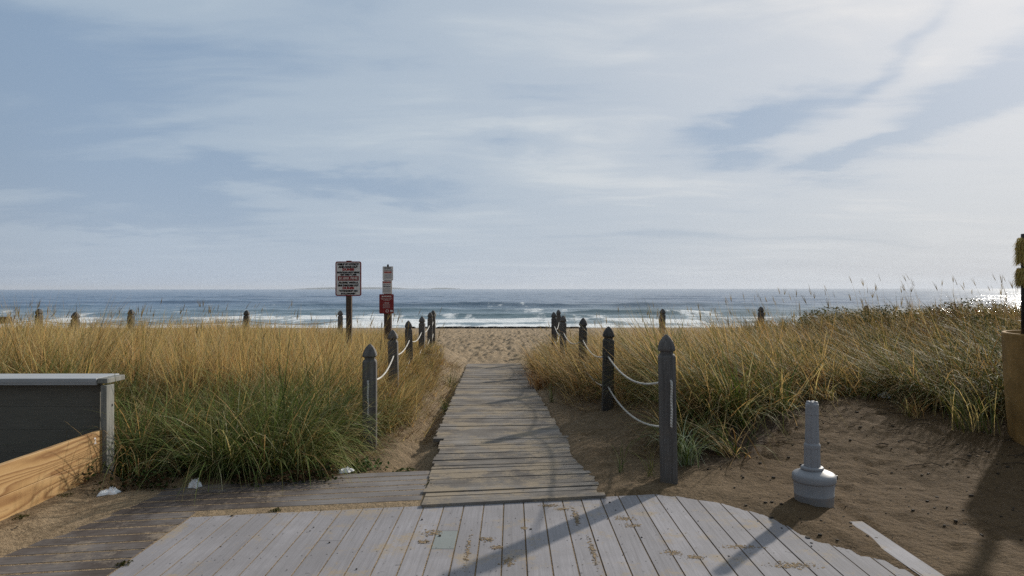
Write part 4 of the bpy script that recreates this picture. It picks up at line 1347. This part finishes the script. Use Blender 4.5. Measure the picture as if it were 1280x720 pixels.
# ------------------------------------------------------------------ litter
def paper(label, x, y, w, h, seed, z=None, ring=False):
    r = random.Random(seed)
    bm = bmesh.new()
    n = 12
    g = []
    for j in range(n + 1):
        for i in range(n + 1):
            u, v_ = i / n - .5, j / n - .5
            edge = max(abs(u), abs(v_)) * 2
            q = 1 + .25 * math.sin(seed + 5 * math.atan2(v_, u))
            zz = h * (0.28 + .72 * float(np.abs(fbm(u * 8 + seed, v_ * 8, seed, 3)) * 2.2)) * max(0, 1 - edge ** 4)
            g.append(bm.verts.new((w * u * q, w * .75 * v_ * q, zz)))
    for j in range(n):
        for i in range(n):
            a = j * (n + 1) + i
            if ring and 4 <= i <= 7 and 4 <= j <= 7: continue
            bm.faces.new((g[a], g[a + 1], g[a + n + 2], g[a + n + 1]))
    o = from_bm('paper_litter', bm, M_paper)
    o.scale = (.85, .85, 1.1)
    sdf = o.modifiers.new('thick', 'SOLIDIFY'); sdf.thickness = 0.002
    o.location = (x, y, (gz(x, y) if z is None else z) + 0.003)
    o.rotation_euler = (0, 0, r.uniform(0, 3))
    tag(o, label, 'litter', 'white litter scraps')


paper('crumpled white paper lying nearest the pine boards', *spot(137, 613.5, .02), .15, .055, 1)
paper('white paper ball at the edge of the weeds in the middle of the side deck', *spot(243, 605.5, .02), .10, .08, 2)
paper('white paper scrap in the weeds at the left foot of the near left post', *spot(432, 590, .0), .14, .045, 3, z=.004)
o_x, o_y = spot(146, 588, .06)
paper('torn white scrap with a hole in the weeds by the grey wall post', o_x, o_y, .11, .05, 4, ring=True)
paper('white litter caught at the grass edge above the bare right sand', 4.42, 8.1, .15, .09, 5)

# dark bits, twigs and pebbles strewn over the right sand and the boards
bm = bmesh.new()
rd = random.Random(17)
for k in range(640):
    if k < 560:
        x, y = rd.uniform(1.6, 5.4), rd.uniform(4.2, 7.8); z = gz(x, y)
        if y > 7.9: continue
    else:
        x, y = rd.uniform(-2.0, 2.2), rd.uniform(3.7, 5.2)
        if y > deck_front(x): continue
        z = 0.002
    s = rd.choice([.003, .004, .005, .006, .008, .010, .014]) * (0.5 if k >= 560 else 1)
    vs = add_box(bm, x, y, z + s * .3, s * rd.uniform(1, 2.4), s * rd.uniform(.8, 1.6), s * .8, rd.uniform(0, 3))
for k in range(60):
    x, y = rd.uniform(2.3, 5.2), rd.uniform(5.6, 7.8); a = rd.uniform(-.6, .6); l = rd.uniform(.06, .28)
    z = gz(x, y) + .008
    x2, y2 = x + l * math.cos(a), y + l * math.sin(a) * .6
    tube(bm, [(x, y, z), ((x + x2) / 2, (y + y2) / 2 + .01, max(z, gz(x2, y2)) + .012), (x2, y2, gz(x2, y2) + .008)], .0028, 5)
tag(from_bm('debris', bm, M_debris), 'dark bits, pebbles and twigs strewn over sand and deck', 'debris', kind='stuff')

# seaweed line at the water's edge
r = np.random.default_rng(91)
bm = bmesh.new()
for k in range(230):
    x = float(r.uniform(-9.5, 6.0)); y = 60.3 + 1.1 * float(fbm(x * .18, 0.0, 12, 3)) * 2 + float(r.normal(0, .22))
    if fbm(x * .5, 1.0, 14, 2) < -0.16: continue
    z = float(ground(x, y))
    if fbm(x * .22, 3.0, 15, 2) < -0.02 and r.uniform() < .8: continue
    s = float(r.uniform(.10, .36))
    rings(bm, [(z - .02, s, s * .7, 0, 0), (z + .05 + .1 * s, s * .9, s * .6, .02, 0), (z + .09 + .22 * s, s * .45, s * .3, .05, 0)], 7, centre=(x, y))
tag(from_bm('seaweed', bm, M_weed), 'dark line of seaweed washed up along the water edge', 'seaweed', kind='stuff')

# ------------------------------------------------------------------ the air between here and the horizon
m, N = mat('sea_air')
vol = N.n('VolumePrincipled', Color=(0.86, 0.91, 1.0), Density=8.0e-5, Anisotropy=0.2)
ov = N.n('OutputMaterial')
N.t.links.new(vol.outputs[0], ov.inputs['Volume'])
bm = bmesh.new(); add_box(bm, 0, 7400, 22, 34000, 15200, 64)
tag(from_bm('haze', bm, m), 'thin sea air paling the far islands and horizon', 'haze', kind='stuff')

# ------------------------------------------------------------------ camera
cam = bpy.data.cameras.new('camera')
cam.lens = 24; cam.sensor_width = 36; cam.clip_end = 60000; cam.clip_start = 0.05
co = bpy.data.objects.new('camera', cam); COL.objects.link(co)
co.location = (0, 0, EYE)
co.rotation_euler = (Matrix.Rotation(PI / 2 + 1.0 / F, 3, 'X') @ Matrix.Rotation(-0.0011, 3, 'Z')).to_euler()
S.camera = co

# ------------------------------------------------------------------ light
ELEV, AZ = math.radians(25), math.atan2(0.656, 0.755)
sun_dir = Vector((math.sin(AZ) * math.cos(ELEV), math.cos(AZ) * math.cos(ELEV), math.sin(ELEV)))
sl = bpy.data.lights.new('sun', 'SUN'); sl.energy = 4.0; sl.angle = math.radians(1.4); sl.color = (1.0, 0.93, 0.82)
so = bpy.data.objects.new('sun', sl); COL.objects.link(so)
so.rotation_euler = sun_dir.to_track_quat('Z', 'Y').to_euler()

W = bpy.data.worlds.new('World'); S.world = W; W.use_nodes = True
N = Nodes(W.node_tree)
sky = N.n('TexSky', dict(sky_type='NISHITA', sun_disc=False, sun_elevation=ELEV, sun_rotation=AZ, air_density=1.0, dust_density=1.2, ozone_density=2.0))
D = N.n('TexCoord').outputs['Generated']
sp = N.n('SeparateXYZ', Vector=D)
dx, dy, dz = sp.outputs
zc = N.math('MAXIMUM', dz, 0.0)
den = N.math('ADD', zc, 0.10)
pv = N.n('CombineXYZ', X=N.math('DIVIDE', dx, den), Y=N.math('DIVIDE', dy, den)).outputs[0]
az = N.math('ARCTAN2', dx, dy)
el = N.math('ARCSINE', dz)
# long soft streaks of high cloud
warp = N.n('VectorMath', dict(operation='SCALE'), i0=N.noise(pv, 0.5, 3, 0.5, out=1), Scale=0.8).outputs[0]
pw = N.n('VectorMath', dict(operation='ADD'), i0=pv, i1=warp).outputs[0]
c1 = N.noise(N.map(pw, (0.34, 0.75, 1), (0, 0, 0.35)), 1.0, 6, 0.52, 0.4)
c2 = N.noise(N.map(pw, (0.9, 2.2, 1), (0, 0, 0.60)), 1.0, 5, 0.55, 0.5)
dens = N.math('SUBTRACT', N.math('ADD', N.math('MULTIPLY', c1, 1.25), N.math('ADD', N.math('MULTIPLY', c2, 0.80), N.math('MULTIPLY', N.noise(N.map(pw, (1.6, 6.0, 1), (0, 0, 0.62)), 1.0, 5, 0.6, 0.5), 0.28))), 0.64)
# the clearer blue openings of this sky, as soft holes in the layer
el_w = N.math('ADD', el, N.math('MULTIPLY', N.math('SUBTRACT', N.noise(N.map(pw, (0.8, 0.8, 1)), 1.3, 5, 0.6), 0.5), 0.16))


def hole(px_, py_, rx, ry, tilt, amt):
    a0 = math.atan((px_ - 640) / F); e0 = math.atan((HZ - py_) / F * math.cos(a0))
    da = N.math('SUBTRACT', az, a0); de = N.math('SUBTRACT', el_w, e0)
    c, s = math.cos(tilt), math.sin(tilt)
    u = N.math('DIVIDE', N.math('ADD', N.math('MULTIPLY', da, c), N.math('MULTIPLY', de, s)), rx)
    v = N.math('DIVIDE', N.math('SUBTRACT', N.math('MULTIPLY', de, c), N.math('MULTIPLY', da, s)), ry)
    q = N.math('ADD', N.math('MULTIPLY', u, u), N.math('MULTIPLY', v, v))
    return N.math('MULTIPLY', N.math('POWER', 2.718, N.math('MULTIPLY', q, -1.0)), amt)


holes = [(930, 152, .13, .036, .30, .68), (1235, 108, .14, .038, .45, .66), (1060, 190, .10, .014, .25, .35), (640, 185, .09, .024, .0, .50), (430, 228, .24, .028, -.04, .50), (220, 236, .22, .03, -.02, .40), (420, 10, .14, .05, -.2, .35), (40, 90, .36, .18, 0, .40),
         (20, 60, .16, .06, 0, .25), (1140, 60, .10, .014, .6, .30), (120, 275, .25, .015, 0, .25), (1190, 315, .16, .016, 0, .22)]
hs = None
for h in holes:
    q = hole(*h)
    hs = q if hs is None else N.math('ADD', hs, q)
dens = N.math('SUBTRACT', dens, hs)
cov = N.ramp(dens, [(-0.0, 0.05), (0.42, 0.52), (0.86, 1.0)], 'EASE')
# brightness of the cloud: stronger forward scattering towards the sun
sd = N.n('VectorMath', dict(operation='DOT_PRODUCT'), i0=D, i1=tuple(sun_dir)).outputs[1]
sdp = N.math('MAXIMUM', sd, 0.0)
glow = N.math('ADD', N.math('MULTIPLY', N.math('POWER', sdp, 5.0), 3.3), N.math('MULTIPLY', N.math('POWER', sdp, 40.0), 0.6))
bright = N.math('ADD', 6.7, glow)
ccol = N.mix(N.math('POWER', sdp, 4.0), (0.79, 0.915, 1.01), (1.0, 0.945, 0.885))
cloud = N.n('VectorMath', dict(operation='SCALE'), i0=ccol, Scale=bright).outputs[0]
blue = N.mix(0.85, sky.outputs[0], (2.45, 3.5, 4.95))
full = N.mix(N.math('MULTIPLY', cov, 0.92), blue, cloud)
# pale band just above the horizon
hzn = N.math('POWER', 2.718, N.math('MULTIPLY', N.math('ABSOLUTE', el), -7.5))
full = N.mix(N.math('MULTIPLY', hzn, 0.7), full, N.mix(N.math('POWER', sdp, 3.0), (4.5, 5.15, 6.2), (6.0, 6.15, 6.35)))
# added dimming away from the sun cuts fill, in place of an unseen building
dim = N.n('MapRange', dict(interpolation_type='SMOOTHSTEP'), i0=sd, i1=-0.25, i2=0.38, i3=0.50, i4=1.0).outputs[0]
full = N.n('VectorMath', dict(operation='SCALE'), i0=full, Scale=dim).outputs[0]
bg = N.n('Background', Color=full, Strength=0.10)
ow = N.n('OutputWorld')
N.t.links.new(bg.outputs[0], ow.inputs[0])

S.view_settings.view_transform = 'Standard'
S.view_settings.look = 'None'
S.view_settings.exposure = 0.0
S.view_settings.gamma = 1.0
S.render.engine = 'CYCLES'
S.cycles.use_denoising = False
S.cycles.max_bounces = 6
S.cycles.diffuse_bounces = 3
S.cycles.glossy_bounces = 2
S.cycles.transmission_bounces = 3
S.cycles.sample_clamp_indirect = 4
